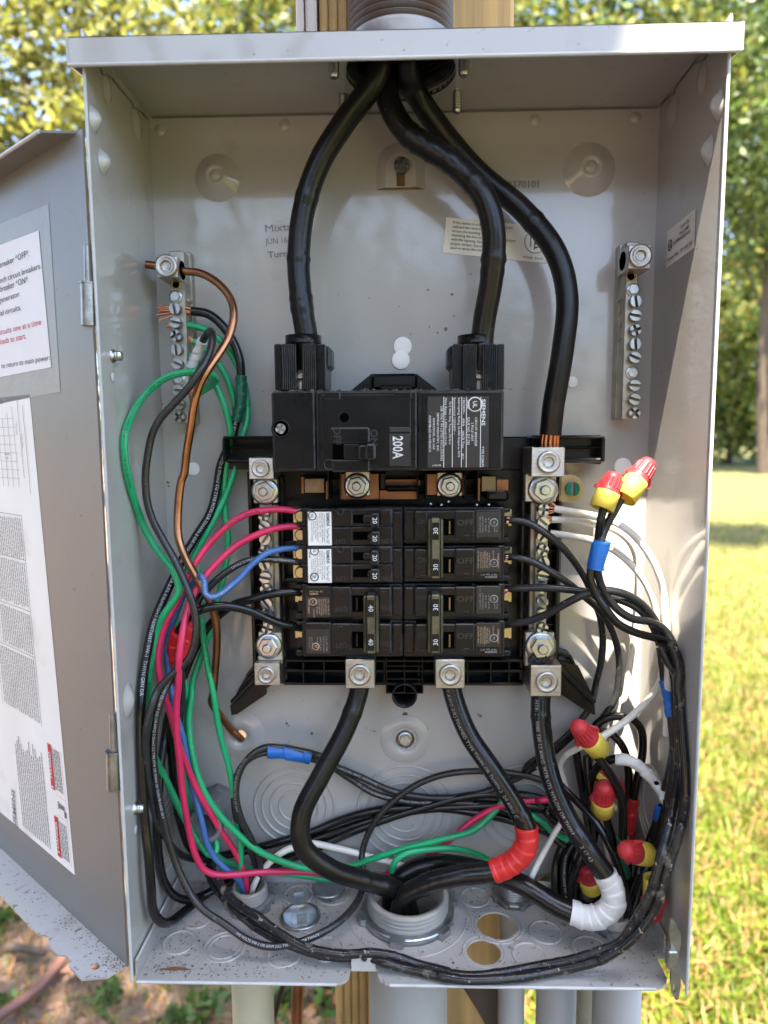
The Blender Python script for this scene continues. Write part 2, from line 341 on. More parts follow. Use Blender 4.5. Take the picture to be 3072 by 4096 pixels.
# ------------------------------------------------------------------ ground
def struct(o): o['kind'] = 'structure'; return o
g = MB(); nx = 60
xs = np.concatenate([np.linspace(-300, -8, 12), np.linspace(-7, 9, 40), np.linspace(10, 300, 12)])
ys = np.concatenate([np.linspace(-300, -5, 10), np.linspace(-4, 12, 40), np.linspace(13, 400, 14)])
V = []; F = []
for j, y in enumerate(ys):
    for i, x in enumerate(xs): V.append((x, y, GZ+.03*math.sin(x*1.3+.4)*math.sin(y*.9)+.01*math.sin(x*5)*math.cos(y*4.3) if abs(x) < 9 and -4 < y < 12 else GZ))
for j in range(len(ys)-1):
    for i in range(len(xs)-1):
        a = j*len(xs)+i; F.append((a, a+1, a+len(xs)+1, a+len(xs)))
g.add(V, F, 0, True)
def ground_mat():
    m = mat('lawn_and_soil', (.16,.105,.07), .9, 0, .5, 6, .9, 35); nt = m.node_tree; n = nt.nodes; l = nt.links
    b = n['Principled BSDF']; src = b.inputs['Base Color'].links[0].from_socket
    tc = n.new('ShaderNodeTexCoord'); sp = n.new('ShaderNodeSeparateXYZ'); l.new(tc.outputs['Object'], sp.inputs[0])
    no = n.new('ShaderNodeTexNoise'); no.inputs['Scale'].default_value = 1.6; no.inputs['Detail'].default_value = 6; l.new(tc.outputs['Object'], no.inputs['Vector'])
    ad = n.new('ShaderNodeMath'); ad.operation = 'MULTIPLY_ADD'; ad.inputs[1].default_value = 3.0; l.new(no.outputs['Fac'], ad.inputs[0]); l.new(sp.outputs['X'], ad.inputs[2])
    mr = n.new('ShaderNodeMapRange'); mr.inputs['From Min'].default_value = 1.6; mr.inputs['From Max'].default_value = 2.6; l.new(ad.outputs[0], mr.inputs['Value'])
    n2 = n.new('ShaderNodeTexNoise'); n2.inputs['Scale'].default_value = 9; n2.inputs['Detail'].default_value = 6; l.new(tc.outputs['Object'], n2.inputs['Vector'])
    cr = n.new('ShaderNodeValToRGB'); cr.color_ramp.elements[0].position = .35; cr.color_ramp.elements[0].color = (.065,.09,.009,1)
    cr.color_ramp.elements[1].position = .66; cr.color_ramp.elements[1].color = (.12,.085,.022,1); l.new(n2.outputs['Fac'], cr.inputs[0])
    mx = n.new('ShaderNodeMix'); mx.data_type = 'RGBA'; l.new(mr.outputs[0], mx.inputs['Factor']); l.new(src, mx.inputs['A']); l.new(cr.outputs[0], mx.inputs['B'])
    l.new(mx.outputs['Result'], b.inputs['Base Color']); return m
struct(g.build('ground', ground_mat()))
def gz(x, y): return GZ+.03*math.sin(x*1.3+.4)*math.sin(y*.9)+.01*math.sin(x*5)*math.cos(y*4.3)
# ------------------------------------------------------------------ post, boards, pipes below and above the box
post = thing('wooden_post', 'treated yellow pine post that carries the grey electrical box', 'post', (.010, .07, GZ))
m = MB(); m.box(-.032, .0787, .0045, .14, GZ-.2, 1.6, .003); m.build('timber', WOOD, post)
m = MB()
for i in range(4): # the left face shows rounded strips
    x0 = -.0585+i*.0066; m.lathe([(.0036, 0), (.0036, 3.0)], (x0+.0035, .0085, GZ-.1), (0,0,1), 10)
m.box(-.0585, -.0325, .009, .14, GZ-.2, 1.6, .002); m.build('ridged_strip', WOOD, post)
tr = MB(); tr.box(-.0680, -.0600, .004, .09, .30, 1.6, .002); tr.box(-.0745, -.0690, .004, .09, .30, 1.6, .001)
tag(tr.build('trim_board', WOODW), 'white trim strip standing along the left side of the wooden post', 'board')
br = MB() # diagonal bark-edged brace on the post low right
p = [at('P', 310, 1330, -4), at('P', 600, 1330, -4), at('P', 600, 1640, -4), at('P', 560, 1750, -4), at('P', 430, 1520, -4)]
br.plate([(q[0], q[2]) for q in p], [], (0, .004, 0), (1,0,0), (0,0,1), 0, .003)
tag(br.build('bark_slab', BARK), 'dark bark-covered slab of wood behind the pipes under the box', 'wood slab')
def pipe(name, label, x, y, r, z0, z1, m, wall=.003, group='conduits under the box'):
    b = MB(); b.lathe([(r, z0), (r, z1), (r-wall, z1), (r-wall, z1-.05)], (x, y, 0), (0,0,1), 28, cap=False)
    return tag(b.build(name, m), label, 'pipe', group)
pipe('conduit_pipe', 'wide grey plastic conduit rising under the middle of the box in front of the post', .0015, -.034, .0297, GZ-.1, -.0022, PVC)
pipe('conduit_pipe', 'tan stained plastic conduit under the left end of the box', -.1190, -.0270, .0160, GZ-.1, -.0022, PVCT)
pipe('conduit_pipe', 'slim grey conduit under the box just right of the wooden post', .0830, -.0160, .0100, GZ-.1, -.0022, PVC)
rb = pipe('conduit_pipe', 'grey conduit whose open belled end stops just below the box', .1185, -.0130, .0155, GZ-.1, -.020, PVC)
pipe('conduit_pipe', 'grey conduit under the right end of the box, nearest the lawn', .1560, -.0420, .0172, GZ-.1, -.0022, PVC)
pipe('conduit_pipe', 'brownish grey conduit peeking out from behind the rightmost conduit', .1480, .0020, .0120, GZ-.1, -.0022, PVCT)
b = MB(); b.tube(spline([(-.082, -.01, -.002), (-.088, 0, -.08), (-.096, .01, -.25), (-.10, .02, GZ)], .02), .0048, 10)
tag(b.build('copper_rod', COP), 'thin brown copper rod leaning down under the box left of the post', 'rod')
b = MB(); b.tube(spline([(-.060, .012, -.002), (-.072, .05, -.05), (-.105, .09, -.13), (-.17, .14, -.4), (-.25, .2, GZ)], .02), .003, 8)
tag(b.build('drop_wire', WBLK), 'thin black wire slanting to the ground behind the copper rod', 'wire')
# pipe lying on the ground
a0 = PZ(*uv('N', -60, 1640), GZ+.03); a1 = PZ(*uv('N', 250, 1420), GZ+.02); a2 = PZ(*uv('N', 470, 1160), GZ+.03)
b = MB(); pp = spline([a0+(a0-a1)*.6, a0, a1, a2], .02); b.tube(pp, .015, 14)
tag(b.build('ground_pipe', HOSE), 'reddish brown pipe lying on the mulch at the lower left', 'pipe')
b = MB(); a0 = PZ(*uv('N', 50, 1150), GZ+.03); a1 = PZ(*uv('N', 180, 1165), GZ+.03); a2 = PZ(*uv('N', 300, 1190), GZ+.02)
b.tube(spline([a0, a1, a2], .02), np.linspace(.016, .008, len(spline([a0, a1, a2], .02))), 8)
tag(b.build('stick', BARK), 'short dark stick lying on the mulch beside the reddish pipe', 'stick')
# ------------------------------------------------------------------ the enclosure
W2 = .18; H = .5824; D = .1012; X3 = (1,0,0); Y3 = (0,1,0); Z3 = (0,0,1); FR = (0,-1,0)
box = thing('panel_enclosure', 'open grey steel electrical box mounted on the wooden post', 'electrical box', (0, 0, 0))
def ring(prof, o, ax, n=40): return MB().lathe(prof, o, ax, n, cap=False)
# back
kc = at('B', 1000, 1160, 0); hc = at('K', 935, 400, 0); lh = at('V', 875, 1543, 0); sc2 = at('V', 875, 1597, 0)
arch = lambda w, b0, t: [(-w, b0), (w, b0), (w, t-w)]+[(w*math.cos(a), t-w+w*math.sin(a)) for a in np.linspace(.2, math.pi-.2, 9)]+[(-w, t-w)]
aw = .0172; ab = kc[2]-.0101; at_ = kc[2]+.0225
archi = [(kc[0]+x, z) for x, z in arch(aw, ab, at_)]
bp = MB(); bp.plate([(-W2, 0), (W2, 0), (W2, H), (-W2, H)], [archi, circle(hc[0], hc[2], .0042, 16), circle(lh[0], lh[2], .0020, 12), circle(sc2[0], sc2[2], .0075, 20)], (0,0,0), X3, Z3, -.0015, 0)
bp.build('back_wall', GRAY, box)
em = MB(); inn = [(kc[0]+x*.62, ab+(z-ab)*.72) for x, z in [(p[0]-kc[0], p[1]) for p in archi]]
slot = [(kc[0]-.0030, ab+.0005), (kc[0]+.0030, ab+.0005), (kc[0]+.0030, kc[2]+.002), (kc[0]-.0030, kc[2]+.002)]
n = len(archi); em.add([(p[0], 0, p[1]) for p in archi]+[(p[0], -.005, p[1]) for p in inn], [(i, (i+1) % n, n+(i+1) % n, n+i) for i in range(1, n)], 0, True)
em.plate(inn, [slot], (0,-.005,0), X3, Z3, -.001, 0)
em.build('mounting_keyhole', GRAY, box)
def screw_mesh(name, r=.0034, h=.0052, kind='slot', m=None):
    b = MB()
    if kind in ('slot', 'cross'):
        b.lathe([(r, 0), (r, h*.30)], (0,0,0), FR, 18, 1)
        g = r*.26
        if kind == 'slot':
            for s in (-1, 1):
                o = [(math.cos(a)*r*.97, s*(g+math.sin(a)*(r*.97-g))) for a in np.linspace(0, math.pi, 9)]
                b.plate(o if s > 0 else o[::-1], [], (0,-h*.29,0), X3, Z3, 0, h*.71, 0, 1)
        else:
            for sx in (-1, 1):
                for sz in (-1, 1):
                    o = [(sx*g, sz*g)]+[(sx*(g+math.cos(a)*(r*.92-g)), sz*(g+math.sin(a)*(r*.92-g))) for a in np.linspace(0, math.pi/2, 5)]
                    b.plate(o if sx*sz > 0 else o[::-1], [], (0,-h*.29,0), X3, Z3, 0, h*.71, 0, 1)
            b.lathe([(r*.99, h*.28), (r*.99, h*.92), (r*.86, h)], (0,0,0), FR, 18, 1, cap=False)
    elif kind == 'hex':
        b.lathe([(r*1.28, 0), (r*1.28, h*.2), (r*1.05, h*.25)], (0,0,0), FR, 20); b.lathe([(r, h*.2), (r, h*.85), (r*.93, h)], (0,0,0), FR, 6, smooth=False)
        b.lathe([(r*.78, h), (r*.78, h*1.04)], (0,0,0), FR, 16); b.box(-r*.72, r*.72, -h*1.10, -h*1.0, -r*.13, r*.13)
    elif kind == 'nut':
        b.lathe([(r*1.35, 0), (r*1.35, h*.12), (r*1.15, h*.3), (r*1.0, h*.32)], (0,0,0), FR, 24); b.lathe([(r, h*.25), (r, h*.9), (r*.9, h)], (0,0,0), FR, 6, smooth=False)
        b.lathe([(r*.45, h*.9), (r*.45, h*1.5), (r*.36, h*1.6)], (0,0,0), FR, 14)
    elif kind == 'allen':
        b.lathe([(r, 0), (r, h), (r*.80, h*1.12), (r*.66, h*.86), (r*.60, h*.86)], (0,0,0), FR, 24, cap=False)
        b.lathe([(r*.62, h*.86), (r*.50, h*.86)], (0,0,0), FR, 24, cap=False); b.lathe([(r*.50, h*.86), (r*.47, h*.15), (0, h*.05)], (0,0,0), FR, 6, smooth=False, cap=False, a0=.4)
    me = bpy.data.meshes.new(name); me.from_pydata(b.v, [], b.f); me.materials.append(m or ZNC); me.materials.append(SIDEM); me.polygons.foreach_set('material_index', b.m)
    me.polygons.foreach_set('use_smooth', b.sm); me.update(); return me
SLOT = screw_mesh('slot_screw'); CROSS = screw_mesh('cross_screw', .0034, .0052, 'cross'); HEXS = screw_mesh('hex_screw', .0036, .0028, 'hex')
NUT = screw_mesh('hex_nut', .0068, .0050, 'nut'); ALLEN = screw_mesh('socket_screw', .0075, .003, 'allen', ALU); ALLENS = screw_mesh('socket_screw', .0060, .003, 'allen', ALU)
BIGX = screw_mesh('cross_screw', .0052, .0035, 'cross'); GSC = screw_mesh('green_screw', .0050, .003, 'slot', GSCR); TSCR = screw_mesh('cross_screw', .0030, .0016, 'cross')
def put(me, name, parent, p, spin=0, scale=1):
    o = link(name, me, parent, loc=Vector([float(c) for c in p])); o.rotation_euler = (0, spin, 0); o.scale = (scale,)*3; return o
put(BIGX, 'screw', box, (kc[0]+.0006, -.006, at('B', 1012, 1103, 6)[2]), .4)
put(screw_mesh('hex_screw', .0046, .004, 'hex'), 'screw', box, (sc2[0], .001, sc2[2]), .3)
rb = ring([(.0195, -.0002), (.016, -.0012), (.0125, -.0016), (.0095, -.001), (.0080, .0016), (.0075, .006)], (sc2[0], 0, sc2[2]), Y3); rb.build('screw_dimple', GRAY, box)
ring([(.0195, -.0002), (.012, -.0020), (.006, -.0016), (.0043, .0025)], (hc[0], 0, hc[2]), Y3).build('wire_hole_dimple', GRAY, box)
for x, y, r in ((1435, 1165, 1.0),):
    pass
for k, x, y, r in (('A', 1437, 1170, .0165), ('C', 598, 1115, .0185)):
    c = at(k, x, y, 3)
    MB().lathe([(r, -.0002), (r*.93, -.0008), (r*.62, -.0048), (r*.42, -.0068), (r*.40, -.0070), (r*.27, -.0070), (r*.25, -.0064), (r*.22, -.0064), (r*.20, -.0071), (.0, -.0071)], (c[0], 0, c[2]), Y3, 48).build('dome', GRAY, box)
for k, x, y in (('B', 230, 830), ('C', 232, 795), ('C', 900, 780), ('A', 1060, 865)):
    c = at(k, x, y, 0); MB().lathe([(.004, -.0001), (.0032, -.0008), (.0, -.0012)], (c[0], 0, c[2]), Y3, 20).build('spot_weld', GRAY, box)
def kring(c, ax, rs, name='knockout', m=None, n=56):
    b = MB()
    for r in rs:
        b.lathe([(r+.0011, .0001), (r+.0006, .0010), (r, .0012), (r-.0006, .0008), (r-.0011, .0001)], c, ax, n, cap=False)
    for r in rs:
        for a in (.4, 2.2, 3.9): pass
    return b.build(name, m or GRAY, box)
for k, x, y, rs in (('K', 1290, 870, (265, 215, 160, 100)), ('L', 700, 905, (318, 255, 200, 140)), ('L', 1490, 890, (300, 240, 180)), ('K', 775, 890, (128, 100))):
    c = at(k, x, y, 0); s = mpp(c)/1.659; kring(c, FR, [r*s for r in rs])
# side walls with rolled front edges and dents
for sx, nm in ((-1, 'left_wall'), (1, 'right_wall')):
    b = MB(); b.box(sx*W2, sx*(W2+.0014), -D, .0015, 0, H+.002, .0003)
    b.tube([(sx*(W2+.0004), -D, -.004 if sx > 0 else 0), (sx*(W2+.0004), -D, H)], .0010, 8, 1); b.build(nm, [GRAY, GRAYL], box)
def dent(k, x, y, sx, ry, rz, h, m=GRAY):
    c = PX(*uv(k, x, y), sx*(W2-.001)); V = []; F = []; nr, na = 6, 20
    for j in range(nr+1):
        t = j/nr
        for i in range(na):
            a = 2*math.pi*i/na; V.append((sx*(W2-.0002-h*(1-t*t)**1.5), c[1]+ry*t*math.cos(a), c[2]+rz*t*math.sin(a)))
    for j in range(nr):
        for i in range(na): F.append((j*na+i, j*na+(i+1) % na, (j+1)*na+(i+1) % na, (j+1)*na+i))
    MB().add(V, F, 0, True).build('dent', m, box)
for a in (('A', 630, 790, -1, .006, .008, .005), ('A', 690, 1070, -1, .006, .008, .005), ('A', 720, 590, -1, .006, .010, .002), ('A', 920, 820, -1, .009, .011, .002), ('K', 195, 170, -1, .008, .012, .004),
          ('C', 1440, 700, 1, .006, .009, .005), ('C', 1375, 1000, 1, .006, .009, .005), ('C', 1330, 520, 1, .007, .010, .002), ('C', 1130, 740, 1, .009, .011, .002)): dent(*a)
for k, x, y, x1, y1 in (('D', 745, 870, 785, 872), ('K', 232, 885, 280, 888)):
    c = PX(*uv(k, x, y), -W2); b = MB(); b.lathe([(.0042, 0), (.0042, .0012), (.0028, .0014), (.0028, .0055), (.0022, .0062)], c, (1,0,0), 16)
    for j in range(2): b.lathe([(.0028, .002+j*.0014), (.0031, .0027+j*.0014), (.0028, .0034+j*.0014)], c, (1,0,0), 16, cap=False)
    b.build('wall_screw', ZNC, box)
    c2 = PX(*uv(k, x+5, y+140), -W2+.0004); MB().lathe([(.0030, 0), (.0025, .0004), (0, .0004)], c2, (1,0,0), 14).build('rivet', GRAYL, box)
for k, x, y, r, sx in (('N', 1120, 400, .026, -1), ('M', 1010, 880, .030, 1)):
    c = PX(*uv(k, x, y), sx*W2); kring(c, (-sx,0,0), (r, r*.8, r*.58))
# hinges on the left edge
for k, a, bb, cc in (('D', (585, 140), (590, 385), (595, 670)), ('K', (88, 255), (93, 500), (98, 755))):
    p0 = P(*uv(k, *a), -.098); p1 = P(*uv(k, *bb), -.098); p2 = P(*uv(k, *cc), -.098)
    b = MB(); b.cyl(p0, p1, .0026, 14); b.cyl(p1, p2, .0048, 16); b.cyl(p1+(p2-p1)*.0, p1+(p2-p1)*.03, .0054, 16); b.build('hinge', ZND, box)
# top with conduit hole, seam, hood
tc = (-.001, -.0525); zt0 = H; b = MB()
b.plate([(-W2, 0), (W2, 0), (W2, -.0895), (-W2, -.0895)][::-1], [circle(tc[0], tc[1], .0345, 40)], (0, 0, H), X3, Y3, 0, .0016); b.build('top_plate', GRAY, box)
b = MB(); b.box(-W2+.002, W2-.002, -.0008, -.0002, H-.0012, H-.0003); b.build('top_seam', PVCD, box)
for sx, k, sp in ((-1, 'A', ((670,450),(680,490),(740,515),(800,590),(880,680),(886,715),(945,745),(978,785))), (1, 'C', ((1372,368),(1350,395),(1280,425),(1220,500),(1160,585),(1155,625),(1105,655),(1068,695)))):
    MB().tube([PX(*uv(k, *p), sx*(W2-.0006)) for p in sp], .0005, 6).build('corner_seam', PVCD, box)
b = MB(); LY = -.106
b.box(-.1872, .1850, LY, LY+.0016, .5630, .5775, .0005); b.tube([(-.1872, LY+.0006, .5630), (.1850, LY+.0006, .5630)], .0011, 8, 1)
b.plate([(-.1872, LY+.0165), (.1850, LY+.0165), (.1850, 0), (-.1872, 0)], [circle(tc[0], tc[1], .034, 40)], (0, 0, .5848), X3, Y3, -.0006, .001)
b.add([(-.1872, LY, .5775), (.185, LY, .5775), (.185, LY+.017, .5852), (-.1872, LY+.017, .5852)], [(0,1,2,3)], 0)
for sx in (-.1872, .1850): b.plate([(LY, .5630), (LY, .5775), (LY+.017, .5855), (0, .5855), (0, .578), (LY+.045, .575), (LY+.02, .566)], [], (sx, 0, 0), Y3, Z3, -.0007, .0007)
b.build('rain_hood', [GRAY, GRAYL], box)
for k, x, y, dy in (('B', 556, 430, 0), ('B', 620, 690, 0), ('B', 1420, 415, 0), ('B', 1375, 670, 0)):
    c = PZ(*uv(k, x, y), H-.006); b = MB(); b.lathe([(.0030, -.006), (.0030, .006), (.0022, .0075)], c, (0,0,-1), 14)
    for j in range(7): b.lathe([(.0030, -.005+j*.0016), (.0033, -.0042+j*.0016), (.0030, -.0034+j*.0016)], c, (0,0,-1), 14, cap=False)
    b.lathe([(.0030, .004), (.0048, .0045), (.0048, .0075), (.003, .009)], (c[0], c[1], .582), (0,0,1), 6, smooth=False); b.build('hub_screw', ZNC, box)
b = MB(); cc = (tc[0], tc[1], H)
b.lathe([(.0345, -.001), (.0345, .004), (.0295, .006), (.0290, .06)], cc, (0,0,1), 44, cap=False)
for j in range(9): b.lathe([(.0290, .006+j*.004), (.0278, .008+j*.004), (.0290, .010+j*.004)], cc, (0,0,1), 40, cap=False)
b.build('hub_throat', DARKM, box)
hub = MB(); hub.lathe([(.0332, .0035), (.0332, .013), (.0322, .0155), (.031, .016)], cc, (0,0,1), 44, 0, cap=False)
for j in range(17): hub.lathe([(.0300, .016+j*.0042), (.0328, .0182+j*.0042), (.0328, .0186+j*.0042), (.0300, .0202+j*.0042)], cc, (0,0,1), 44, 1, cap=False)
hub.lathe([(.0308, .08), (.0308, .9)], cc, (0,0,1), 40, 0, cap=False)
ZNR = mat('galvanised_rusty', (.11,.10,.095), .5, .25, .2, 40, .3, 200, dirt=[((.075,.035,.018), 22, .40, .60, .95)])
tag(hub.build('service_conduit', [mat('weathered_collar', (.30,.29,.28), .55, .3, .2, 40, .2, 200, dirt=[((.09,.045,.025), 30, .5, .7, .8)]), ZNR]), 'rusty threaded metal conduit entering the top of the grey box', 'conduit')
# floor with knockouts and open holes
h1 = PZ(*uv('P', 595, 840), 0); h2 = PZ(*uv('P', 487, 1060), 0)
r1 = .0142; r2 = .0118
fy = -D+.0005
n0, n1 = PZ(*uv('O', 822, 1300), 0)[0], PZ(*uv('O', 1058, 1300), 0)[0]; ny = -.0885; cr_ = .008
outl = [(-.1775, 0), (-.1775, fy)]+[(n0-cr_+cr_*math.sin(a), fy+cr_*(1-math.cos(a))) for a in np.linspace(0, math.pi/2, 6)]+[(n0, ny), (n1, ny)]+[(n1+cr_-cr_*math.cos(a), fy+cr_*(1-math.sin(a))) for a in np.linspace(0, math.pi/2, 6)]
outl += [(.171-.01+.01*math.sin(a), fy+.01*(1-math.cos(a))) for a in np.linspace(0, math.pi/2, 6)]+[(.171, -.075), (.1785, -.075), (.1785, 0)]
slots = []
for k, x, y in (('P', 1400, 1250), ('Q', 545, 1215), ('Q', 725, 1055), ('N', 1170, 1280)):
    c = PZ(*uv(k, x, y), 0); w_ = .006 if (k, x) != ('Q', 725) else .0015; slots.append([(c[0]-w_, c[1]-.0012), (c[0]+w_, c[1]-.0012), (c[0]+w_, c[1]+.0008), (c[0]-w_, c[1]+.0008)])
b = MB(); b.plate(outl[::-1] if False else outl, [circle(h1[0], h1[1], r1, 36), circle(h2[0], h2[1], r2, 36), circle(0.0015, -.034, .026, 36)]+slots, (0,0,0), X3, Y3, -.0016, 0)
b.tube([(-.1775, fy, -.0008), (n0-cr_, fy, -.0008)], .0011, 8, 1); b.tube([(n1+cr_, fy, -.0008), (.161, fy, -.0008)], .0011, 8, 1)
b.build('floor_plate', [GRAYF, GRAYL], box)
for k, x, y, hw, two in (('N', 1190, 1120, 105, 0), ('N', 1490, 1150, 135, 1), ('N', 1310, 960, 95, 0), ('O', 400, 590, 120, 0), ('O', 280, 1090, 135, 0), ('O', 105, 870, 100, 0), ('O', 640, 1040, 135, 0),
                      ('O', 500, 790, 160, 0), ('O', 690, 580, 135, 0), ('P', 415, 610, 118, 0), ('P', 1000, 900, 132, 0), ('P', 865, 1090, 138, 0), ('P', 1370, 1040, 145, 0)):
    c = PZ(*uv(k, x, y), 0); r = hw*ksc(k)*mpp(c); bb = MB()
    for q in ((r, r*.78) if two else (r,)):
        bb.lathe([(q+.0008, .0001), (q+.0004, .0009), (q-.0002, .0011), (q-.0008, .0008), (q-.0014, .0002)], c, Z3, 44, cap=False)
    bb.lathe([(r-.0010, .00035), (0, .00035)], c, Z3, 44, cap=False); bb.build('knockout', GRAYF, box)
for c, rr in ((h1, (r1*1.14, r1*1.30)), (h2, (r2*1.25,)), ((.0015, -.034, 0), (.0445,))):
    bb = MB()
    for q in rr: bb.lathe([(q+.0005, .0001), (q, .0006), (q-.0006, .0006), (q-.001, .0002)], (c[0], c[1], 0), Z3, 60, cap=False)
    bb.build('knockout', GRAYF, box)
b = MB(); b.box(-.165, .165, -.0018, -.0004, .0004, .0115, .0003); b.build('floor_rear_flange', GRAY, box)
b = MB(); b.box(-.1788, -.1776, -.099, -.002, -.001, .0125); b.tube([(-.1782, -.099, .0125), (-.1782, -.002, .0125)], .0009, 6, 1); b.build('floor_side_flange', [GRAYF, GRAYL], box)
b = MB(); b.box(.1776, .1788, -.070, -.002, -.001, .0125); b.build('floor_side_flange', GRAYF, box)
t0, t1 = P(*uv('O', 842, 1205), ny), P(*uv('O', 1040, 1075), ny); w_ = (t1[0]-t0[0])/2; cx = (t0[0]+t1[0])/2; zt = t1[2]-0
tp = [(cx-w_, -.001), (cx+w_, -.001)]+[(cx+w_-.006+.006*math.cos(a), zt-.006+.006*math.sin(a)) for a in np.linspace(0, math.pi/2, 6)]+[(cx-w_+.006-.006*math.sin(a), zt-.006+.006*math.cos(a)) for a in np.linspace(0, math.pi/2, 6)]
b = MB(); hz = P(*uv('O', 945, 1118), ny); b.plate(tp, [circle(hz[0], hz[2], .0022, 16)], (0, ny, 0), X3, Z3, -.0014, .0006); b.build('latch_tab', GRAYL, box)
# hasp at the lower right corner
pts = [(845,780),(868,785),(905,840),(932,900),(934,990),(915,1062),(918,1180),(932,1215),(930,1330),(912,1445),(885,1450),(860,1400),(848,1300),(850,1200),(846,1110),(850,1000),(835,900)]
pp = [P(*uv('Q', *p), -.0985) for p in pts]; sl = [P(*uv('Q', *p), -.0985) for p in ((878,1310),(888,1345),(886,1390),(872,1380),(868,1340))]
b = MB(); b.plate([(p[0], p[2]) for p in pp][::-1], [[(p[0], p[2]) for p in sl]], (0, -.0985, 0), X3, Z3, -.0010, .0010)
c = P(*uv('Q', 850, 862), -.0995); b.lathe([(.0016, 0), (.0016, .001)], c, FR, 12)
c0 = P(*uv('Q', 836, 1095), -.100); b.box(c0[0]-.002, c0[0]+.004, -.104, -.098, c0[2]-.006, c0[2]+.006, .0008)
b.build('hasp', ZND, box)
# labels glued inside
def sticker(name, corners, lab, mt, lift, nrm):
    b = MB(); o = np.mean(corners, 0); b.add([c+np.array(nrm)*lift for c in corners], [(0,1,2,3)]); ob = b.build(name, mt, box); ob['label'] = lab; return ob
c = [at('B', 1303, 1443, 0), at('C', 340, 1510, 0), at('F', 312, 256, 0), at('E', 1278, 185, 0)]
bx_, by_ = (c[1]-c[0]), (c[3]-c[0]); st = sticker('bonding_label', c, 'cream label with black print half hidden behind the cables', CRM, .0004, FR)
ex = bx_/np.linalg.norm(bx_); ey = -by_/np.linalg.norm(by_); b = MB()
lines = ['If this device is to be mounted on a solid', 'wall and the neutral is to be bonded,', 'torque the bonding screw before', 'mounting the box to ensure proper contact', 'with the lug tang. See diagram for', 'proper torque. Spacers may be', 'used to space the unit from the wall.']
for i, t in enumerate(lines): b.text(t, c[0]+bx_*.065+by_*(.12+i*.118), ex, ey, np.linalg.norm(by_)*.072, 'l', lift=.0007)
cc = c[0]+bx_*.87+by_*.44; rr = np.linalg.norm(by_)*.33
b.lathe([(rr, .0005), (rr, .0007), (rr*.955, .0007), (rr*.955, .0005)], cc, FR, 40, cap=False)
for q, hgt in ((-.45, .9), (-.1, 1.3), (.22, .7), (.5, 1.1)): b.box(cc[0]+q*rr-.0003, cc[0]+q*rr+.0003, -.0007, -.0005, cc[2]-rr*.5*hgt, cc[2]+rr*.5*hgt)
for z in (.35, .0, -.35): b.lathe([(rr*.2, .0005), (rr*.2, .0008), (rr*.13, .0008)], cc+np.array([rr*.05, 0, rr*z]), FR, 16, cap=False)
b.text('4740081  Rev.01', c[0]+bx_*.86+by_*.90, ex, ey, np.linalg.norm(by_)*.06, 'c', lift=.0007); b.build('lettering', INK, st)
c = [PX(*uv('F', 1108, 45), W2-.0004), PX(*uv('F', 1298, -110), W2-.0004), PX(*uv('F', 1290, 150), W2-.0004), PX(*uv('F', 1103, 288), W2-.0004)]
st = sticker('listing_label', c, 'white certification label on the right wall', WHT, .0, (-1,0,0))
bx_, by_ = c[1]-c[0], c[3]-c[0]; ex = bx_/np.linalg.norm(bx_); ey = -by_/np.linalg.norm(by_); b = MB(); hh = np.linalg.norm(by_)
for t, s, q, h_ in (('CLASS CTL', .66, .18, .085), ('ENCLOSED', .66, .33, .085), ('PANELBOARD', .66, .47, .085), ('LISTED', .38, .47, .085), ('UL', .15, .45, .13)): b.text(t, c[0]+bx_*s+by_*q, ex, ey, hh*h_, 'c', lift=.0004, bold=True)
b.text('Issue No. 0114130', c[0]+bx_*.5+by_*.80, ex, ey, hh*.115, 'c', lift=.0004, width=np.linalg.norm(bx_)*.88)
b.lathe([(hh*.15, .0003), (hh*.15, .0005), (hh*.12, .0005)], c[0]+bx_*.15+by_*.45, (-1,0,0), 32, cap=False); b.build('lettering', INK, st)
b = MB()
b.pt('E', 95, 25, 0, 'Mixta', 46, .06, 'l', wpx=185); b.pt('E', 103, 110, 0, 'JUN 16 2', 38, .06, 'l', wpx=185); b.pt('E', 118, 198, 0, 'Turno', 40, .06, 'l', bold=True, wpx=172)
b.build('ink_stamp', INKG, box)
b = MB(); b.pt('C', 268, 1222, 0, '8370101', 44, 0, 'r', bold=True, lift=.0006); b.build('embossed_number', mat('grey_emboss', (.17,.17,.165), .4), box)
for k, x, y, r in (('V', 870, 748, 19.5), ('V', 866, 778, 19.5), ('V', 418, 1013, 14.5), ('V', 1236, 825, 12), ('J', 813, 108, 57)):
    c = at(k, x, y, .2); q = r*ksc(k)*mpp(c); MB().lathe([(q, .0001), (q, .0006), (q*.94, .0008), (0, .0008)], c+np.array([0, -.0004*(y == 778), 0]), FR, 32).build('white_disc', WHT, box)
b = MB() # splashes of mud on the back wall
